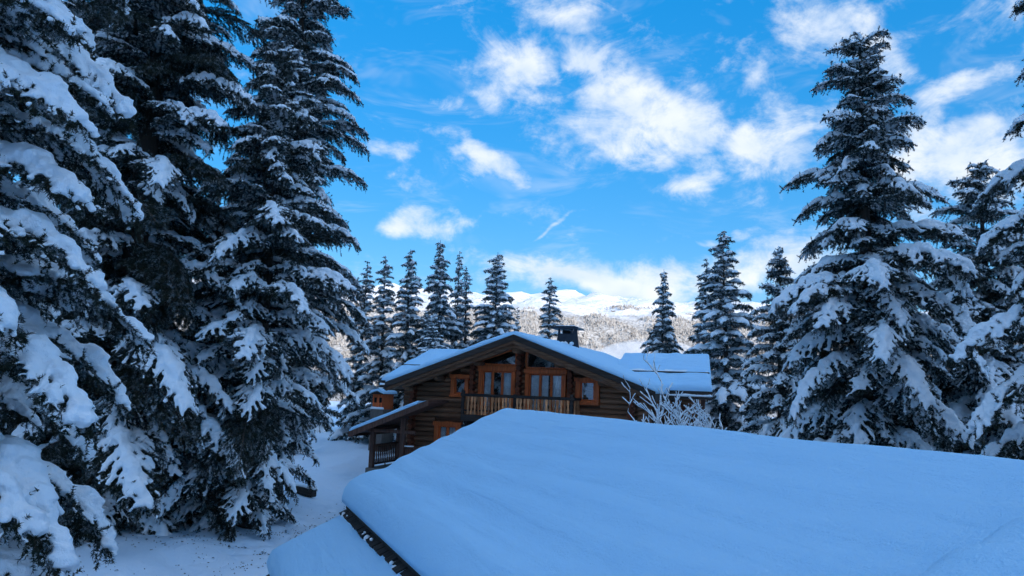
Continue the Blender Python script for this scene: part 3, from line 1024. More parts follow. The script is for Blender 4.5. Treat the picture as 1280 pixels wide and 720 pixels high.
def window(x0, x1, z0, z1, panes, lintel=0.16, jamb=0.14, sill=0.14, curtain=None, y=0.0, arch=0.0):
    """timber frame with jambs, lintel, sill, mullions, glass, curtains and the dark room behind"""
    fr = MB()
    zl = z1 - lintel; zs = z0 - 0.05
    fr.prism([(x0, zs), (x1, zs), (x1, zl), (x1 - jamb, zl), (x1 - jamb, z0), (x0 + jamb, z0), (x0 + jamb, zl), (x0, zl)], 'y', y - 0.16, y + 0.10)
    wn_ = fr.build('window', M_FRAME, CH)
    if arch:
        top = [(x0 - 0.05, z1 - lintel + 0.003), (x1 + 0.05, z1 - lintel + 0.003), (x1 + 0.05, z1 - 0.02), ((x0 + x1) / 2 + 0.25, z1 - arch), ((x0 + x1) / 2, z1), ((x0 + x1) / 2 - 0.25, z1 - arch), (x0 - 0.05, z1 - 0.02)]
        MB().prism(top, 'y', y - 0.19, y + 0.1).build('lintel', M_FRAME, wn_)
    else:
        MB().box(x0 - 0.05, x1 + 0.05, y - 0.19, y + 0.1, z1 - lintel + 0.003, z1).build('lintel', M_FRAME, wn_, 0.015)
    if sill: MB().box(x0 - 0.04, x1 + 0.04, y - 0.20, y + 0.104, z0 - sill, z0 - 0.053).build('sill', M_FRAME, wn_, 0.015)
    a, b = x0 + jamb, x1 - jamb
    wdt = (b - a) / panes
    zt = z1 - lintel
    for k in range(panes):
        p, q = a + k * wdt, a + (k + 1) * wdt
        s_ = 0.055
        sash = MB().box(p + 0.004, p + s_, y - 0.06, y - 0.01, z0, zt).box(q - s_, q - 0.004, y - 0.06, y - 0.01, z0, zt).box(p + s_, q - s_, y - 0.06, y - 0.01, zt - s_, zt).box(p + s_, q - s_, y - 0.06, y - 0.01, z0, z0 + s_)
        sash.build('sash', M_FRAME, wn_, 0.006)
        MB().box(p + s_, q - s_, y - 0.038, y - 0.032, z0 + s_, zt - s_).build('pane', M_GLASS, wn_)
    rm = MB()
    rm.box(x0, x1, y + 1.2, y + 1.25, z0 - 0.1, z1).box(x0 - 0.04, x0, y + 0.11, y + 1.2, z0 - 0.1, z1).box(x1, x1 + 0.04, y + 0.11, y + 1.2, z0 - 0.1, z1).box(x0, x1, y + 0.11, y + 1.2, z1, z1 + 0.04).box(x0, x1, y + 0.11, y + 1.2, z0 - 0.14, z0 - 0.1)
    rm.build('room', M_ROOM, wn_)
    for (p, q) in (curtain or ()):
        # folded cloth
        n_ = 40
        V = []
        for i in range(n_ + 1):
            f = i / n_; xx = a + (b - a) * (p + (q - p) * f)
            yy = y + 0.075 + 0.022 * math.sin(f * 26 + p * 9) + 0.012 * math.sin(f * 61)
            V += [(xx, yy, z0 + 0.03), (xx, yy, zt - 0.02)]
        qd = [(2 * i, 2 * i + 2, 2 * i + 3, 2 * i + 1) for i in range(n_)]
        link('curtain', mesh_np('curtain', V, quads=qd, mats=(M_CURTAIN,), smooth=True), wn_)
    return wn_


window(-1.62, 0.02, 2.74, 4.82, 3, 0.24, 0.16, 0, [(0.03, 0.24), (0.68, 0.98)])
window(0.46, 2.20, 2.74, 4.72, 3, 0.20, 0.16, 0, [(0.03, 0.27), (0.36, 0.56), (0.68, 0.97)])
window(-2.90, -2.08, 3.58, 4.42, 1, 0.17, 0.17, 0.14, None, 0, 0.03)
window(2.62, 3.58, 3.50, 4.44, 1, 0.17, 0.19, 0.16, [(0.0, 0.12)], 0, 0.05)
window(-3.58, -2.38, 0.9, 2.40, 2, 0.2, 0.2, 0.12, [(0.02, 0.3), (0.36, 0.5), (0.56, 0.95)], 0, 0.04)
# glazed gable triangles
for pts_, ang in (([(-1.46, 4.90), (-0.02, 4.90), (-0.02, 5.42), (-0.30, 5.42), (-1.46, 5.02)], 0), ([(0.52, 4.80), (2.12, 4.80), (2.12, 4.96), (0.82, 5.44), (0.52, 5.50)], 0)):
    gw = MB().prism(pts_, 'y', -0.028, -0.022).build('gable_pane', M_GLASS, CH)
    n_ = len(pts_)
    fr = MB()
    cx = sum(p[0] for p in pts_) / n_; cz = sum(p[1] for p in pts_) / n_
    for i in range(n_):
        p, q = Vector(pts_[i]), Vector(pts_[(i + 1) % n_])
        d = (q - p).normalized(); nrm = Vector((-d.y, d.x))
        if nrm.dot(Vector((cx, cz)) - p) > 0: nrm = -nrm
        p2, q2 = p - d * 0.04, q + d * 0.04
        fr.prism([tuple(p2), tuple(q2), tuple(q2 + nrm * 0.09), tuple(p2 + nrm * 0.09)], 'y', -0.10 - 0.004 * i, 0.06 + 0.004 * i)
    fr.build('gable_frame', M_FRAME, gw)
    MB().prism([(p[0], p[1]) for p in pts_], 'y', 0.7, 0.75).build('room', M_ROOM, gw)

# ---- main roof
T = 0.368
CX = 0.26


def slope_z(x, base): return base - T * abs(x - CX)


YF, YB = -1.15, 13.5
XL, XR = -5.45, 5.95
# deck boards seen from below
for sgn, xe in ((-1, XL), (1, XR)):
    rf = MB().prism([(CX, 5.76), (xe, slope_z(xe, 5.76)), (xe, slope_z(xe, 5.88)), (CX, 5.88)], 'y', YF, YB).build('roof', M_BEAM, CH)
    # verge boards: outer dark board and an inner paler one set back
    MB().prism([(CX, 6.06), (xe - sgn * -0.05, slope_z(xe, 6.06)), (xe - sgn * -0.05, slope_z(xe, 5.83)), (CX, 5.83)], 'y', YF - 0.07, YF - 0.005).build('verge_board', M_FASCIA, rf)
    MB().prism([(CX, 5.825), (xe, slope_z(xe, 5.825)), (xe, slope_z(xe, 5.69)), (CX, 5.69)], 'y', YF - 0.045, YF + 0.02).build('verge_board', M_BEAM, rf)
    MB().prism([(CX, 5.70), (xe - sgn * 0.7, slope_z(xe - sgn * 0.7, 5.70)), (xe - sgn * 0.7, slope_z(xe - sgn * 0.7, 5.57)), (CX, 5.55)], 'y', YF + 0.12, YF + 0.28).build('rafter', M_BEAM, rf)
    MB().prism([(CX, 5.74), (xe - sgn * 0.7, slope_z(xe - sgn * 0.7, 5.74)), (xe - sgn * 0.7, slope_z(xe - sgn * 0.7, 5.60)), (CX, 5.60)], 'y', -0.62, -0.46).build('rafter', M_BEAM, rf)
    # eave board and gutter
    MB().box(min(xe, xe + sgn * 0.05), max(xe, xe + sgn * 0.05), YF - 0.065, YB, slope_z(xe, 5.72), slope_z(xe, 5.98)).build('eave_board', M_FASCIA, rf)
    # purlins poking out below the verge
    for k, xp in enumerate((CX + sgn * 1.75, CX + sgn * 3.55, CX + sgn * 4.9)):
        zt = slope_z(xp, 5.68)
        MB().tube([(xp, YF + 0.3, zt - 0.14), (xp, 0.1, zt - 0.14)], [0.12, 0.12], 10).build('purlin', M_BEAM, rf, 0, True)
MB().tube([(CX, YF + 0.16, 5.44), (CX, 0.1, 5.44)], [0.14, 0.14], 10).build('ridge_beam', M_BEAM, CH, 0, True)


def snow_slab(name, mat, parent, nu, nv, pos, thick, edge, namp=0.03, nsc=1.1, seed=0.0, bulge=0.0):
    """a snow layer on a sloping deck: rounded rims, uneven top; pos(u, v) gives the deck point for u, v in 0..1, edge the rim radius in metres"""
    us = np.concatenate([np.linspace(0, 0.02, 5)[:-1], np.linspace(0.02, 0.98, nu), np.linspace(0.98, 1, 5)[1:]])
    vs = np.concatenate([np.linspace(0, 0.02, 5)[:-1], np.linspace(0.02, 0.98, nv), np.linspace(0.98, 1, 5)[1:]])
    p00, p10, p01 = Vector(pos(0, 0)), Vector(pos(1, 0)), Vector(pos(0, 1))
    lu, lv = (p10 - p00).length, (p01 - p00).length
    nx, ny = len(us), len(vs)
    top, bot = [], []
    for v in vs:
        for u in us:
            p = Vector(pos(u, v))
            e = min(u * lu, (1 - u) * lu, v * lv, (1 - v) * lv)
            ed = edge * (0.8 + 0.5 * noise.noise(p * 1.7 + Vector((seed, 0, 0))))
            k = 1.0 if e >= ed else math.sqrt(max(0.0, 1 - (1 - e / ed) ** 2))
            h = thick * (0.22 + 0.78 * k) + namp * k * fbm(p.x * nsc, p.y * nsc, p.z * nsc, 3, seed)
            top.append(p + Vector((0, 0, h))); bot.append(p + Vector((0, 0, 0.012)))
    V = [t_[:] for t_ in top] + [b_[:] for b_ in bot]
    N = nx * ny
    i = np.arange(nx - 1)[None] + (np.arange(ny - 1) * nx)[:, None]
    q = np.stack([i, i + 1, i + 1 + nx, i + nx], -1).reshape(-1, 4)
    rim = []
    for a_ in range(nx - 1): rim += [(a_ + 1, a_, a_ + N, a_ + 1 + N), (N - nx + a_, N - nx + a_ + 1, 2 * N - nx + a_ + 1, 2 * N - nx + a_)]
    for b_ in range(ny - 1):
        c = b_ * nx; d = c + nx - 1
        rim += [(c, c + nx, c + nx + N, c + N), (d + nx, d, d + N, d + nx + N)]
    qs = np.concatenate([q, (q + N)[:, ::-1], np.array(rim)])
    me = mesh_np(name, V, quads=qs, mats=(mat,), smooth=True)
    bm_ = bmesh.new(); bm_.from_mesh(me); bmesh.ops.recalc_face_normals(bm_, faces=bm_.faces); bm_.to_mesh(me); bm_.free()
    return link(name, me, parent)


# snow on the main roof: one blanket over both slopes, wrapped over the ridge
def blanket():
    us = list(np.linspace(XL - 0.04, XR + 0.04, 110)); ys_ = list(np.linspace(YF - 0.03, YB, 90))
    top, bot = [], []
    for y in ys_:
        for x in us:
            rr_ = math.sqrt((x - CX) ** 2 + 0.25 ** 2) - 0.10
            zt = 6.06 - T * rr_ if abs(x - CX) > 0 else 6.06
            e = min(x - us[0], us[-1] - x, y - ys_[0])
            k = 1.0 if e > 0.2 else math.sqrt(max(0, 1 - (1 - e / 0.2) ** 2))
            h = 0.05 + 0.15 * k + 0.035 * k * fbm(x * 1.3, y * 1.3, 0, 3, 4)
            top.append((x, y, zt + h)); bot.append((x, y, 6.05 - T * abs(x - CX) if y < YF + 0.02 else 5.885 - T * abs(x - CX) + 0.1))
    nx, ny = len(us), len(ys_); N = nx * ny
    i = np.arange(nx - 1)[None] + (np.arange(ny - 1) * nx)[:, None]
    q = np.stack([i, i + 1, i + 1 + nx, i + nx], -1).reshape(-1, 4)
    rim = []
    for a_ in range(nx - 1): rim += [(a_ + 1, a_, a_ + N, a_ + 1 + N), (N - nx + a_, N - nx + a_ + 1, 2 * N - nx + a_ + 1, 2 * N - nx + a_)]
    for b_ in range(ny - 1):
        c = b_ * nx; d = c + nx - 1
        rim += [(c, c + nx, c + nx + N, c + N), (d + nx, d, d + N, d + nx + N)]
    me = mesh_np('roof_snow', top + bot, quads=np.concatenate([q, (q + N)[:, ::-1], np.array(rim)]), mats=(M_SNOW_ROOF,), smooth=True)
    return link('roof_snow', me, CH)


blanket()

# ---- wing roofs, ridge parallel to the front
for sgn, xa, xb in ((-1, -7.75, -3.2), (1, 3.2, 7.75)):
    ye, yr, ze, zr = 2.5, 6.6, 4.02, 5.62
    # the outer verge runs in a little towards the ridge
    xin = 0.5
    def ex(v): return ((xa, xb - xin * v) if sgn > 0 else (xa + xin * v, xb))
    def slope(name, y0, z0, y1, z1, v0, v1, parent, t0=-0.12, t1=0.0):
        bm_ = MB(); vs = []
        for y, z, v in ((y0, z0, v0), (y1, z1, v1)):
            for t_ in (t0, t1):
                for x_ in ex(v): vs.append(bm_.bm.verts.new((x_, y, z + t_)))
        for f in ((0, 1, 5, 4), (2, 6, 7, 3), (0, 2, 3, 1), (4, 5, 7, 6), (0, 4, 6, 2), (1, 3, 7, 5)): bm_.bm.faces.new([vs[q] for q in f])
        return bm_.build(name, M_BEAM, parent)
    wr = slope('wing_roof', ye, ze, yr, zr, 0, 1, CH)
    slope('roof_slope', yr + 0.004, zr, 2 * yr - ye, ze, 1, 2, wr)
    MB().box(xa, xb, ye - 0.05, ye - 0.004, ze - 0.20, ze + 0.03).build('eave_board', M_FASCIA, wr)
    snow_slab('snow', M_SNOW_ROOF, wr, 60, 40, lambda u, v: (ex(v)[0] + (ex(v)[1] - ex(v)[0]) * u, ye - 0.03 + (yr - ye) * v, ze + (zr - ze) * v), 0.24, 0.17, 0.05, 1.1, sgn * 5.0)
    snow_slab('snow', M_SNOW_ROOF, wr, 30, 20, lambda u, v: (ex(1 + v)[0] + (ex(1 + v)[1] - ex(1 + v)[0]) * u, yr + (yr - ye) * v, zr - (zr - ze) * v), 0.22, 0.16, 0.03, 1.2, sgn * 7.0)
    # snow guard: a pole on brackets with snow banked above it
    f = 0.36
    gy, gz = ye + (yr - ye) * f, ze + (zr - ze) * f
    MB().tube([(xa + 0.25, gy, gz + 0.265), (xb - 0.25, gy, gz + 0.265)], [0.034, 0.034], 8).build('snow_guard', M_FASCIA, wr, 0, True)
    snow_slab('snow', M_SNOW, wr, 40, 8, lambda u, v: (xa + 0.3 + (xb - xa - 0.6) * u, gy + 0.02 + 0.45 * v, gz + 0.22 + 0.13 * v), 0.06, 0.10, 0.02, 2.0, 3.0)
    # gutter with its own roll of snow
    MB().tube([(xa, ye - 0.13, ze - 0.24), (xb, ye - 0.13, ze - 0.24)], [0.075, 0.075], 8).build('gutter', M_FASCIA, wr, 0, True)
    C_, R_ = [], []
    x = xa + 0.05
    while x < xb - 0.03:
        r = 0.055 + 0.028 * abs(math.sin(x * 2.6)) ** 3 + 0.01 * rl.random()
        C_.append((x, ye - 0.14, ze - 0.185 + r * 0.35)); R_.append(r); x += 0.035
    link('snow_roll', blob_mesh('snow_roll', C_, R_, 0.9, 0.025, M_SNOW, 2, 0.01, 6.0), wr)
# veranda at the right end
for x, y in ((7.35, 2.8), (5.3, 2.8)):
    MB().box(x - 0.08, x + 0.08, y - 0.08, y + 0.08, -0.1, 3.75).build('veranda_post', M_PORCH, CH, 0.015)
MB().box(5.03, 7.6, 2.70, 2.88, 3.753, 3.90).build('veranda_beam', M_BEAM, CH, 0.015)
MB().box(6.05, 6.45, 5.0, 5.08, 0.3, 3.4).build('door_post', M_LOGEND, CH, 0.015)

# ---- chimney with a sheet metal hood
ch = MB().prism([(0.10, 5.9), (1.05, 5.9), (0.95, 6.62), (0.20, 6.62)], 'y', 5.3, 6.2).build('chimney', M_METAL, CH, 0.02)
for x, y in ((0.26, 5.36), (0.89, 5.36), (0.26, 6.14), (0.89, 6.14)):
    MB().box(x - 0.05, x + 0.05, y - 0.04, y + 0.04, 6.622, 6.84).build('hood_leg', M_METAL, ch)
MB().box(0.42, 0.73, 5.6, 5.95, 6.625, 6.80).build('flue', M_FASCIA, ch, 0.01)
MB().prism([(-0.14, 6.842), (1.29, 6.842), (1.25, 6.92), (1.05, 6.97), (0.10, 6.97), (-0.10, 6.92)], 'y', 5.15, 6.35).build('hood', M_METAL, ch, 0.01)
MB().prism([(0.86, 6.0), (1.3, 5.86), (1.16, 6.86), (1.0, 6.86)], 'y', 5.27, 5.31).build('flashing', M_METAL, ch)
snow_slab('snow', M_SNOW, ch, 14, 10, lambda u, v: (0.1 + 0.95 * u, 5.25 + 1.0 * v, 6.97), 0.05, 0.08, 0.02, 3.0, 9.0)
cs_ = [(x_ + 0.2 * math.sin(k), 5.15 + 0.06 * math.cos(k * 2), 6.08 + 0.05 * math.sin(k * 3)) for k, x_ in enumerate(np.linspace(-0.15, 0.85, 14))]
link('snow', blob_mesh('snow', cs_, [0.13 + 0.04 * math.sin(k * 1.7) for k in range(14)], 0.8, 0.03, M_SNOW, 4, 0.02, 6.0), ch)

# ---- balcony
bal = MB().box(-1.95, 2.80, -1.02, -0.02, 2.60, 2.72).build('balcony', M_BEAM, CH, 0.01)
MB().box(-1.97, 2.82, -1.10, -1.02, 2.50, 2.76).build('floor_beam', M_RAIL, bal, 0.015)
for sx in (-1.8, 0.3, 2.6):
    MB().prism([(-1.0, 2.595), (0.0, 2.595), (0.0, 1.9), (-0.12, 1.9), (-1.0, 2.42)], 'x', sx - 0.07, sx + 0.07).build('bracket', M_RAIL, bal, 0.01)
MB().box(-2.0, 2.86, -1.14, -0.98, 3.50, 3.62).build('top_rail', M_RAIL, bal, 0.02)
MB().box(-1.95, 2.80, -1.09, -1.03, 2.90, 2.97).build('bottom_rail', M_RAIL, bal, 0.01)
for sx in (-1.9, 0.36, 2.72):
    MB().box(sx - 0.06, sx + 0.06, -1.12, -1.0, 2.765, 3.74 if sx != 0.36 else 3.66).build('newel', M_RAIL, bal, 0.015)
_b = MB(); _b.prism([(-0.052, 0), (0.052, 0), (0.052, 0.12), (0.030, 0.2), (0.052, 0.33), (0.030, 0.46), (0.052, 0.56), (0.052, 0.72), (-0.052, 0.72), (-0.052, 0.56), (-0.030, 0.46), (-0.052, 0.33), (-0.030, 0.2), (-0.052, 0.12)], 'y', -0.014, 0.014)
BALU = _b.mesh('baluster', M_BALU)
x = -1.80
while x < 2.66:
    if not any(abs(x - q) < 0.1 for q in (-1.9, 0.36, 2.72)):
        link('baluster', BALU, bal, (x, -1.108, 2.775), (0, rl.uniform(-0.03, 0.03), 0), (rl.uniform(0.9, 1.1), 1, 1))
    x += 0.152
for sx in (-1.95, 2.80):
    MB().box(sx - 0.05, sx + 0.05, -0.97, -0.02, 3.50, 3.60).build('side_rail', M_RAIL, bal, 0.01)
    for k in range(5):
        link('baluster', BALU, bal, (sx, -0.88 + k * 0.17, 2.775), (0, 0, R(90)))

# lamp on a bracket below the balcony end
lm = MB().box(-2.09, -2.03, -0.42, -0.10, 2.30, 2.36).build('wall_lamp', M_METAL, CH)
MB().prism([(-2.14, 2.12), (-1.98, 2.12), (-1.95, 2.30), (-2.17, 2.30)], 'y', -0.50, -0.34).build('lantern', M_METAL, lm)
link('snow', blob_mesh('snow', [(-2.06, -0.42, 2.39), (-2.06, -0.36, 2.38)], [0.09, 0.07], 0.8, 0.02, M_SNOW, 1, 0.005, 5.0), lm)

# ---- porch on the left
po = MB().box(-5.9, -3.6, -1.75, 0.9, -0.3, 0.40).build('porch', M_STONE, CH, 0.03)
pz = lambda x: 3.18 + (x + 3.1) * 0.405
rfp = MB().prism([(-6.55, pz(-6.55) - 0.02), (-3.0, pz(-3.0) - 0.02), (-3.0, pz(-3.0) + 0.08), (-6.55, pz(-6.55) + 0.08)], 'y', -2.0, 1.6).build('porch_roof', M_PORCH, po)
MB().prism([(-6.6, pz(-6.6) - 0.14), (-3.0, pz(-3.0) - 0.14), (-3.0, pz(-3.0) + 0.09), (-6.6, pz(-6.6) + 0.09)], 'y', -2.06, -2.004).build('verge_board', M_PORCH, rfp)
MB().box(-6.62, -6.555, -2.05, 1.6, pz(-6.6) - 0.12, pz(-6.6) + 0.11).build('eave_board', M_PORCH, rfp)
snow_slab('snow', M_SNOW_ROOF, rfp, 40, 30, lambda u, v: (-6.6 + 3.15 * u, -2.04 + 3.6 * v, pz(-6.6 + 3.15 * u) + 0.085), 0.17, 0.13, 0.02, 1.4, 12.0)
for x, y in ((-5.72, -1.55), (-4.32, -1.55), (-5.72, 0.75)):
    MB().box(x - 0.10, x + 0.10, y - 0.10, y + 0.10, 0.40, pz(x) - 0.17).build('post', M_PORCH, po, 0.02)
MB().box(-5.95, -3.75, -1.63, -1.47, pz(-5.95) - 0.16, pz(-5.95) - 0.02).build('tie_beam', M_PORCH, po, 0.02)
MB().box(-5.80, -5.64, -1.44, 0.64, pz(-5.72) - 0.18, pz(-5.72) - 0.05).build('tie_beam', M_PORCH, po, 0.02)


def railing(p, q, zb, hgt, parent):
    p, q = Vector(p), Vector(q); d = q - p; ln = d.length; a = math.atan2(d.y, d.x)
    r = thing_part('railing', parent, ((p.x + q.x) / 2, (p.y + q.y) / 2, zb), a)
    MB().box(-ln / 2, ln / 2, -0.05, 0.05, hgt - 0.09, hgt).build('top_rail', M_PORCH, r, 0.012)
    MB().box(-ln / 2, ln / 2, -0.035, 0.035, 0.10, 0.18).build('bottom_rail', M_PORCH, r, 0.01)
    k = -ln / 2 + 0.1
    while k < ln / 2 - 0.05:
        link('baluster', BALU_P, r, (k, 0, 0.183), (0, 0, 0), (1, 1, (hgt - 0.275) / 0.72))
        k += 0.165


def thing_part(name, parent, loc, rz):
    mb = MB(); mb.box(-0.02, 0.02, -0.02, 0.02, 0.0, 0.09)
    o = mb.build(name, M_PORCH, parent)
    o.location = loc; o.rotation_euler = (0, 0, rz)
    return o


BALU_P = BALU.copy(); BALU_P.materials.clear(); BALU_P.materials.append(M_PORCH)
_fp = po
for seg in (((-5.72, -1.44, 0), (-5.72, 0.64, 0)), ((-4.21, -1.55, 0), (-3.6, -1.55, 0)), ((-5.6, 0.75, 0), (-4.8, 0.75, 0))):
    railing(seg[0], seg[1], 0.40, 0.95, CH)
link('snow', blob_mesh('snow', [(-4.2 + 0.05 * k, -1.55, 1.37) for k in range(8)], [0.06] * 8, 0.6, 0.02, M_SNOW, 1, 0.006, 6.0), po)
for k in range(2):
    MB().box(-5.55, -4.45, -2.05 - 0.3 * k, -1.76 - 0.3 * k, -0.2, 0.22 - 0.17 * k).build('step', M_STONE, po, 0.02)

# ------------------------------------------------------------------ snow covered roof in front
FG = thing('outbuilding', 'low outbuilding under a smooth thick snow blanket filling the lower right', 'building', (0.0076, 12.0, 0.0), 0.0)
FG.rotation_euler = (0, 0, math.atan2(-0.93136, 0.36410))      # local +X runs along the ridge towards the viewer, local -Y is the slope in view
# local y is to the left of +X; the visible slope lies on -y
ZR, TS, WE, AEND = 3.57, 0.485, 2.42, 13.0


def fg_top(a, wv_):
    wv2 = abs(wv_)
    z = ZR + 0.04 - TS * (math.sqrt(wv2 * wv2 + 0.09 ** 2) - 0.05)
    z += 0.05 * math.exp(-((wv2 - WE + 0.22) / 0.16) ** 2) - 0.03 * math.exp(-((wv2 - WE + 0.55) / 0.2) ** 2)   # roll at the eave
    z += 0.011 * math.sin(wv2 * 19.0 + 2.2 * fbm(a * 0.35, wv_ * 0.5, 0, 2, 6) + 0.5 * a) * min(1.0, wv2 * 1.5)
    z += 0.022 * fbm(a * 0.55, wv_ * 0.9, 0, 3, 3) + 0.008 * fbm(a * 2.1, wv_ * 2.6, 0, 2, 9)
    st = (a - 8.68 - 0.06 * math.sin(wv_ * 2.0) - 0.10 * (wv_ - 1.0)) / 0.20
    sg_ = (1 / (1 + math.exp(max(-30.0, min(30.0, -st * 4.0))))) * min(1.0, max(0.0, (wv_ - 0.1) / 0.7))
    z += sg_ * (0.34 + 0.2 * (wv_ - 1.0))                  # deeper snow on the near end
    return z


def fg_snow():
    as_ = np.concatenate([np.linspace(-0.06, 0.35, 22)[:-1], np.linspace(0.35, AEND, 190)])
    ws_ = np.concatenate([np.linspace(-WE - 0.05, -0.6, 26)[:-1], np.linspace(-0.6, WE - 0.45, 96)[:-1], np.linspace(WE - 0.45, WE + 0.05, 28)])
    top, bot = [], []
    for wv_ in ws_:
        for a in as_:
            e = min((a - as_[0]) * 2.2, WE + 0.05 - abs(wv_))
            R_ = 0.14 + 0.03 * noise.noise(Vector((a * 1.5, wv_ * 1.5, 0)))
            k = 1.0 if e > R_ else math.sqrt(max(0.0, 1 - (1 - e / R_) ** 2))
            z = fg_top(a, wv_) - (1 - k) * 0.15
            top.append((a, -wv_, z)); bot.append((a, -wv_, min(z - 0.01, 3.405 - TS * abs(wv_))))
    nx, ny = len(as_), len(ws_); N = nx * ny
    i = np.arange(nx - 1)[None] + (np.arange(ny - 1) * nx)[:, None]
    q = np.stack([i, i + 1, i + 1 + nx, i + nx], -1).reshape(-1, 4)
    rim = []
    for a_ in range(nx - 1): rim += [(a_ + 1, a_, a_ + N, a_ + 1 + N), (N - nx + a_, N - nx + a_ + 1, 2 * N - nx + a_ + 1, 2 * N - nx + a_)]
    for b_ in range(ny - 1):
        c = b_ * nx; d = c + nx - 1
        rim += [(c, c + nx, c + nx + N, c + N), (d + nx, d, d + N, d + nx + N)]
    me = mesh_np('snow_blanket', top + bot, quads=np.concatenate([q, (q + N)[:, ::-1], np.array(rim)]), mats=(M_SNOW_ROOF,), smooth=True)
    bm_ = bmesh.new(); bm_.from_mesh(me); bmesh.ops.recalc_face_normals(bm_, faces=bm_.faces); bm_.to_mesh(me); bm_.free()
    return link('snow_blanket', me, FG)


fg_snow()
rz_ = lambda y, base: base - TS * abs(y)
frf = MB().prism([(-WE, rz_(WE, 3.30)), (0, 3.30), (WE, rz_(WE, 3.30)), (WE, rz_(WE, 3.40)), (0, 3.40), (-WE, rz_(WE, 3.40))], 'x', 0.02, AEND - 0.05).build('roof', M_SHINGLE, FG)
MB().box(0.45, AEND - 0.4, -1.95, 1.95, -0.4, 2.1).build('wall', M_LOG, FG)
MB().prism([(-1.95, 2.103), (1.95, 2.103), (0, 3.05)], 'x', 0.45, 0.6).build('gable', M_LOG, FG)
_b = MB(); _b.prism([(-0.095, -0.05), (0.095, -0.05), (0.10, 0.30), (-0.10, 0.30)], 'z', -0.016, 0.016); SHG = _b.mesh('shingle', M_SHINGLE)
rs_ = random.Random(4)
a = 0.1
while a < AEND - 0.3:
    for row in range(2):
        o = link('shingle', SHG, frf, (a + 0.1 * row, -WE - 0.03 + 0.02 * row + rs_.uniform(-0.02, 0.02), rz_(WE, 3.30) - 0.045 - 0.05 * row + rs_.uniform(-0.012, 0.012)), (math.atan(TS) + rs_.uniform(-0.05, 0.05), 0, rs_.uniform(-0.05, 0.05)), (rs_.uniform(0.8, 1.0), 1, 1.3))
    a += 0.20
# clumps of snow caught on the shingle ends
C_, R_ = [], []
for k in range(46):
    a = rs_.uniform(0.2, 9.0); r = rs_.uniform(0.02, 0.05)
    C_.append((a, -WE - 0.06, rz_(WE, 3.26) + rs_.uniform(-0.09, 0.03))); R_.append(r)
link('snow_clumps', blob_mesh('snow_clumps', C_, R_, 0.9, 0.012, M_SNOW, 6, 0.004, 14.0, 1), frf)['kind'] = 'stuff'

# lower lean-to roof
lean = MB().prism([(-3.36, 1.24), (-2.2, 1.81), (-2.2, 1.89), (-3.36, 1.32)], 'x', 0.05, AEND - 0.1).build('lean_to_roof', M_SHINGLE, FG)
MB().box(0.5, AEND - 0.4, -3.0, -1.96, -0.4, 1.30).build('lean_to_wall', M_LOG, lean)
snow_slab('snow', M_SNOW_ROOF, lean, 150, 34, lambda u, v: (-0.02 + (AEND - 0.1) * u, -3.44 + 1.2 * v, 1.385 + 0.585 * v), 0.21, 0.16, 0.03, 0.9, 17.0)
a = 0.1
while a < AEND - 0.3:
    link('shingle', SHG, lean, (a, -3.40 + rs_.uniform(-0.02, 0.02), 1.265 + rs_.uniform(-0.012, 0.012)), (0.47, 0, rs_.uniform(-0.05, 0.05)), (rs_.uniform(0.8, 1.0), 1, 1.4))
    a += 0.2
for y in (-3.3, -3.05, -2.8, -2.55):
    link('shingle', SHG, lean, (0.0, y, 1.29 + (y + 3.36) * 0.5), (0, 0.2, R(90)), (1, 1, 1.4))

# ------------------------------------------------------------------ small things
def shrub(label, x, y, H, seed, spread, n_main, thick=1.0):
    rg = random.Random(seed)
    gz = ground_z(x, y)
    t = thing('snowy_shrub', label, 'shrub', (x, y, gz), 0.0, 'bare shrubs by the chalet')
    segs = []

    def grow(p, d, ln, r, lev):
        pts_ = [p.copy()]
        q = p.copy(); dd = d.copy()
        n_ = 6
        for i in range(n_):
            dd = (dd + Vector((rg.uniform(-1, 1), rg.uniform(-1, 1), rg.uniform(-0.3, 0.7))) * 0.16).normalized()
            q = q + dd * ln / n_
            pts_.append(q.copy())
        segs.append((pts_, r, lev))
        if lev < 3:
            for k in range(rg.randint(3, 4) if lev else rg.randint(4, 6)):
                i = rg.randint(2, n_)
                sd_ = Vector((rg.uniform(-1, 1), rg.uniform(-1, 1), rg.uniform(-0.1, 0.6))).normalized()
                grow(pts_[i], (dd * 0.7 + sd_ * 0.8).normalized(), ln * rg.uniform(0.35, 0.62), r * 0.62, lev + 1)
    for k in range(n_main):
        a = rg.uniform(0, 6.28)
        grow(Vector((math.cos(a) * 0.12, math.sin(a) * 0.12, -0.1)), Vector((math.cos(a) * spread, math.sin(a) * spread, 1)).normalized(), H * rg.uniform(0.55, 0.9), 0.026 * thick, 0)
    mb = MB()
    C, Rr = [], []
    for pts_, r, lev in segs:
        mb.tube(pts_, [r * (1 - 0.6 * i / 6) + 0.003 for i in range(7)], 5)
        if lev > 0 or True:
            bare = lev == 0 and rg.random() < 0.3
            for i in range(6):
                p, q = pts_[i], pts_[i + 1]
                horiz = 1 - abs((q - p).normalized().z)
                if bare: continue
                rr_ = (0.022 + 0.026 * horiz) * rg.uniform(0.85, 1.2) * thick * (1.15 - 0.12 * lev)
                for f in np.arange(0, 1, rr_ * 0.8 / max(0.01, (q - p).length)):
                    c = p.lerp(q, float(f)); C.append((c.x, c.y, c.z + rr_ * 0.75)); Rr.append(rr_)
    mb.build('branches', M_TWIG, t, 0, True)
    for m_ in pieces(blob_mesh('snow_load', C, Rr, 1.0, 0.015 if H < 6 else 0.022, M_SNOW, seed, 0.006, 8.0, 1, 0.28)): link('snow_load', m_, t)
    return t


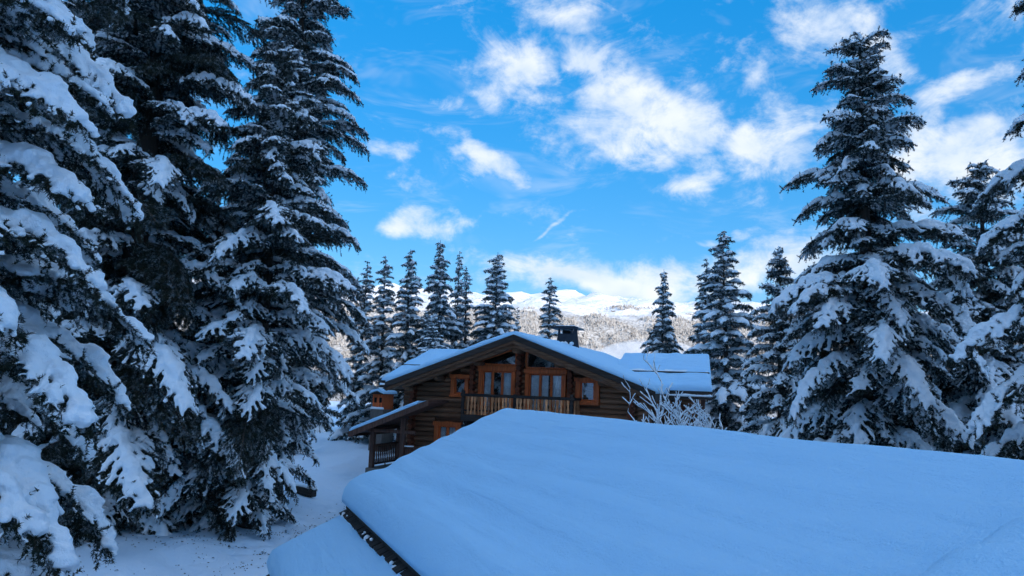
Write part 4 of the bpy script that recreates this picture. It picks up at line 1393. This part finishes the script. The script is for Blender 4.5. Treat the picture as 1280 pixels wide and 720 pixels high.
shrub('bare shrub thick with snow in front of the right corner of the chalet', 5.15, 23.0, 3.5, 5, 0.13, 9, 0.9)
shrub('lower bare snowy shrub before the veranda, right of the bigger one', 6.3, 24.5, 2.75, 9, 0.40, 7, 0.95)
shrub('tall thin frosted shrub rising behind the boughs between the two right spruces', 15.9, 26.3, 8.6, 14, 0.06, 4, 0.7)

# orange hut far behind the porch
hut = thing('hut', 'small orange hut on a stone plinth glimpsed between the spruce boughs and the chalet', 'hut', (-7.75, 46.0, 0.0), R(-20))
hut.scale = (0.34, 0.6, 1.0)
MB().box(-1.25, 1.25, -0.2, 2.2, -0.3, 2.35).build('plinth', M_STONE, hut, 0.02)
MB().box(-1.1, 1.1, 0, 2, 2.353, 3.25).build('wall', M_HUT, hut)
for k in range(8): MB().box(-1.09 + k * 0.273, -1.09 + k * 0.273 + 0.255, -0.03, -0.003, 2.36, 3.23).build('board', M_HUT, hut)
MB().box(-0.75, -0.25, -0.06, -0.033, 2.75, 3.05).build('window', M_ROOM, hut)
MB().box(0.25, 0.75, -0.06, -0.033, 2.75, 3.05).build('window', M_ROOM, hut)
rfh = MB().prism([(-1.4, 3.253), (1.4, 3.253), (0, 3.42)], 'y', -0.4, 2.4).build('roof', M_FASCIA, hut)
for sg in (-1, 1):
    snow_slab('snow', M_SNOW_ROOF, rfh, 14, 14, lambda u, v: (sg * 1.45 * u, -0.42 + 2.85 * v, 3.44 - 0.12 * 1.45 * u), 0.16, 0.12)
snow_slab('snow', M_SNOW, hut, 14, 6, lambda u, v: (-1.28 + 2.56 * u, -0.25 + 0.2 * v, 2.35), 0.14, 0.1)

# half buried timber by the path
tb = MB().box(-0.75, 0.75, -0.12, 0.12, -0.12, 0.16).mesh('timber', M_RAIL, 0.03)
o = link('timber', tb, None, (-7.1, 27.2, ground_z(-7.1, 27.2) + 0.1), (0.05, 0.02, R(-38)))
tag(o, 'dark squared timber lying half buried in snow below the broad spruce', 'timber')
sn_ = blob_mesh('snow', [(x_, 0.02 * math.sin(x_ * 9), 0.17) for x_ in np.arange(-0.7, 0.75, 0.06)], [0.10] * 25, 0.6, 0.025, M_SNOW, 3, 0.01, 6.0)
link('snow', sn_, o)

# needle litter below the trees
rg = np.random.default_rng(12)
V, Tn = [], []
for k in range(2200):
    x = rg.normal(-6.6, 1.9); y = rg.normal(19.0, 2.7)
    if rg.uniform() < 0.25: x, y = rg.normal(-5.2, 1.2), rg.normal(19.5, 2.5)
    z = ground_z(x, y) + 0.012
    a = rg.uniform(0, 6.28); l = rg.uniform(0.01, 0.045) * rg.uniform(0.5, 1.2); wd = l * rg.uniform(0.3, 0.7)
    if fbm(x * 1.1, y * 1.1, 0, 3, 6) < rg.uniform(-0.3, 0.35): continue
    c, s_ = math.cos(a), math.sin(a)
    i = len(V)
    V += [(x - c * l, y - s_ * l, z + 0.004), (x + s_ * wd, y - c * wd, z + 0.02), (x + c * l, y + s_ * l, z + 0.006), (x - s_ * wd, y + c * wd, z + 0.015)]
    Tn += [(i, i + 1, i + 2), (i, i + 2, i + 3)]
lt = link('needle_litter', mesh_np('needle_litter', V, tris=Tn, mats=(M_LITTER,)))
lt['kind'] = 'stuff'
tag(lt, 'fallen needles and twigs scattered on the snow under the left spruces', 'litter')

# mist lying in the valley at the foot of the mountain
C_, R_ = [], []
rm_ = random.Random(2)
for k in range(46):
    x = rm_.uniform(-900, 2300); C_.append((x, rm_.uniform(2350, 2900), rm_.uniform(-10, 30) + 105 * math.exp(-((x - 430) / 260) ** 2))); R_.append(rm_.uniform(120, 240))
mi = blob_mesh('mist', C_, R_, 0.32, 30.0, M_SNOW, 3, 12.0, 0.006, 4)
mm = bpy.data.materials.new('mist'); mm.use_nodes = True; tt = NT(mm.node_tree); tt.n.clear()
pv = tt.node('ShaderNodeVolumePrincipled'); pv.inputs['Color'].default_value = (0.97, 0.97, 0.98, 1); pv.inputs['Density'].default_value = 0.0032; pv.inputs['Anisotropy'].default_value = 0.0
oo = tt.node('ShaderNodeOutputMaterial'); tt.l.new(pv.outputs[0], oo.inputs['Volume'])
mi.materials.clear(); mi.materials.append(mm)
mo_ = link('mist', mi)
mo_['kind'] = 'stuff'
tag(mo_, 'bank of white valley mist below the sunlit mountain', 'mist')
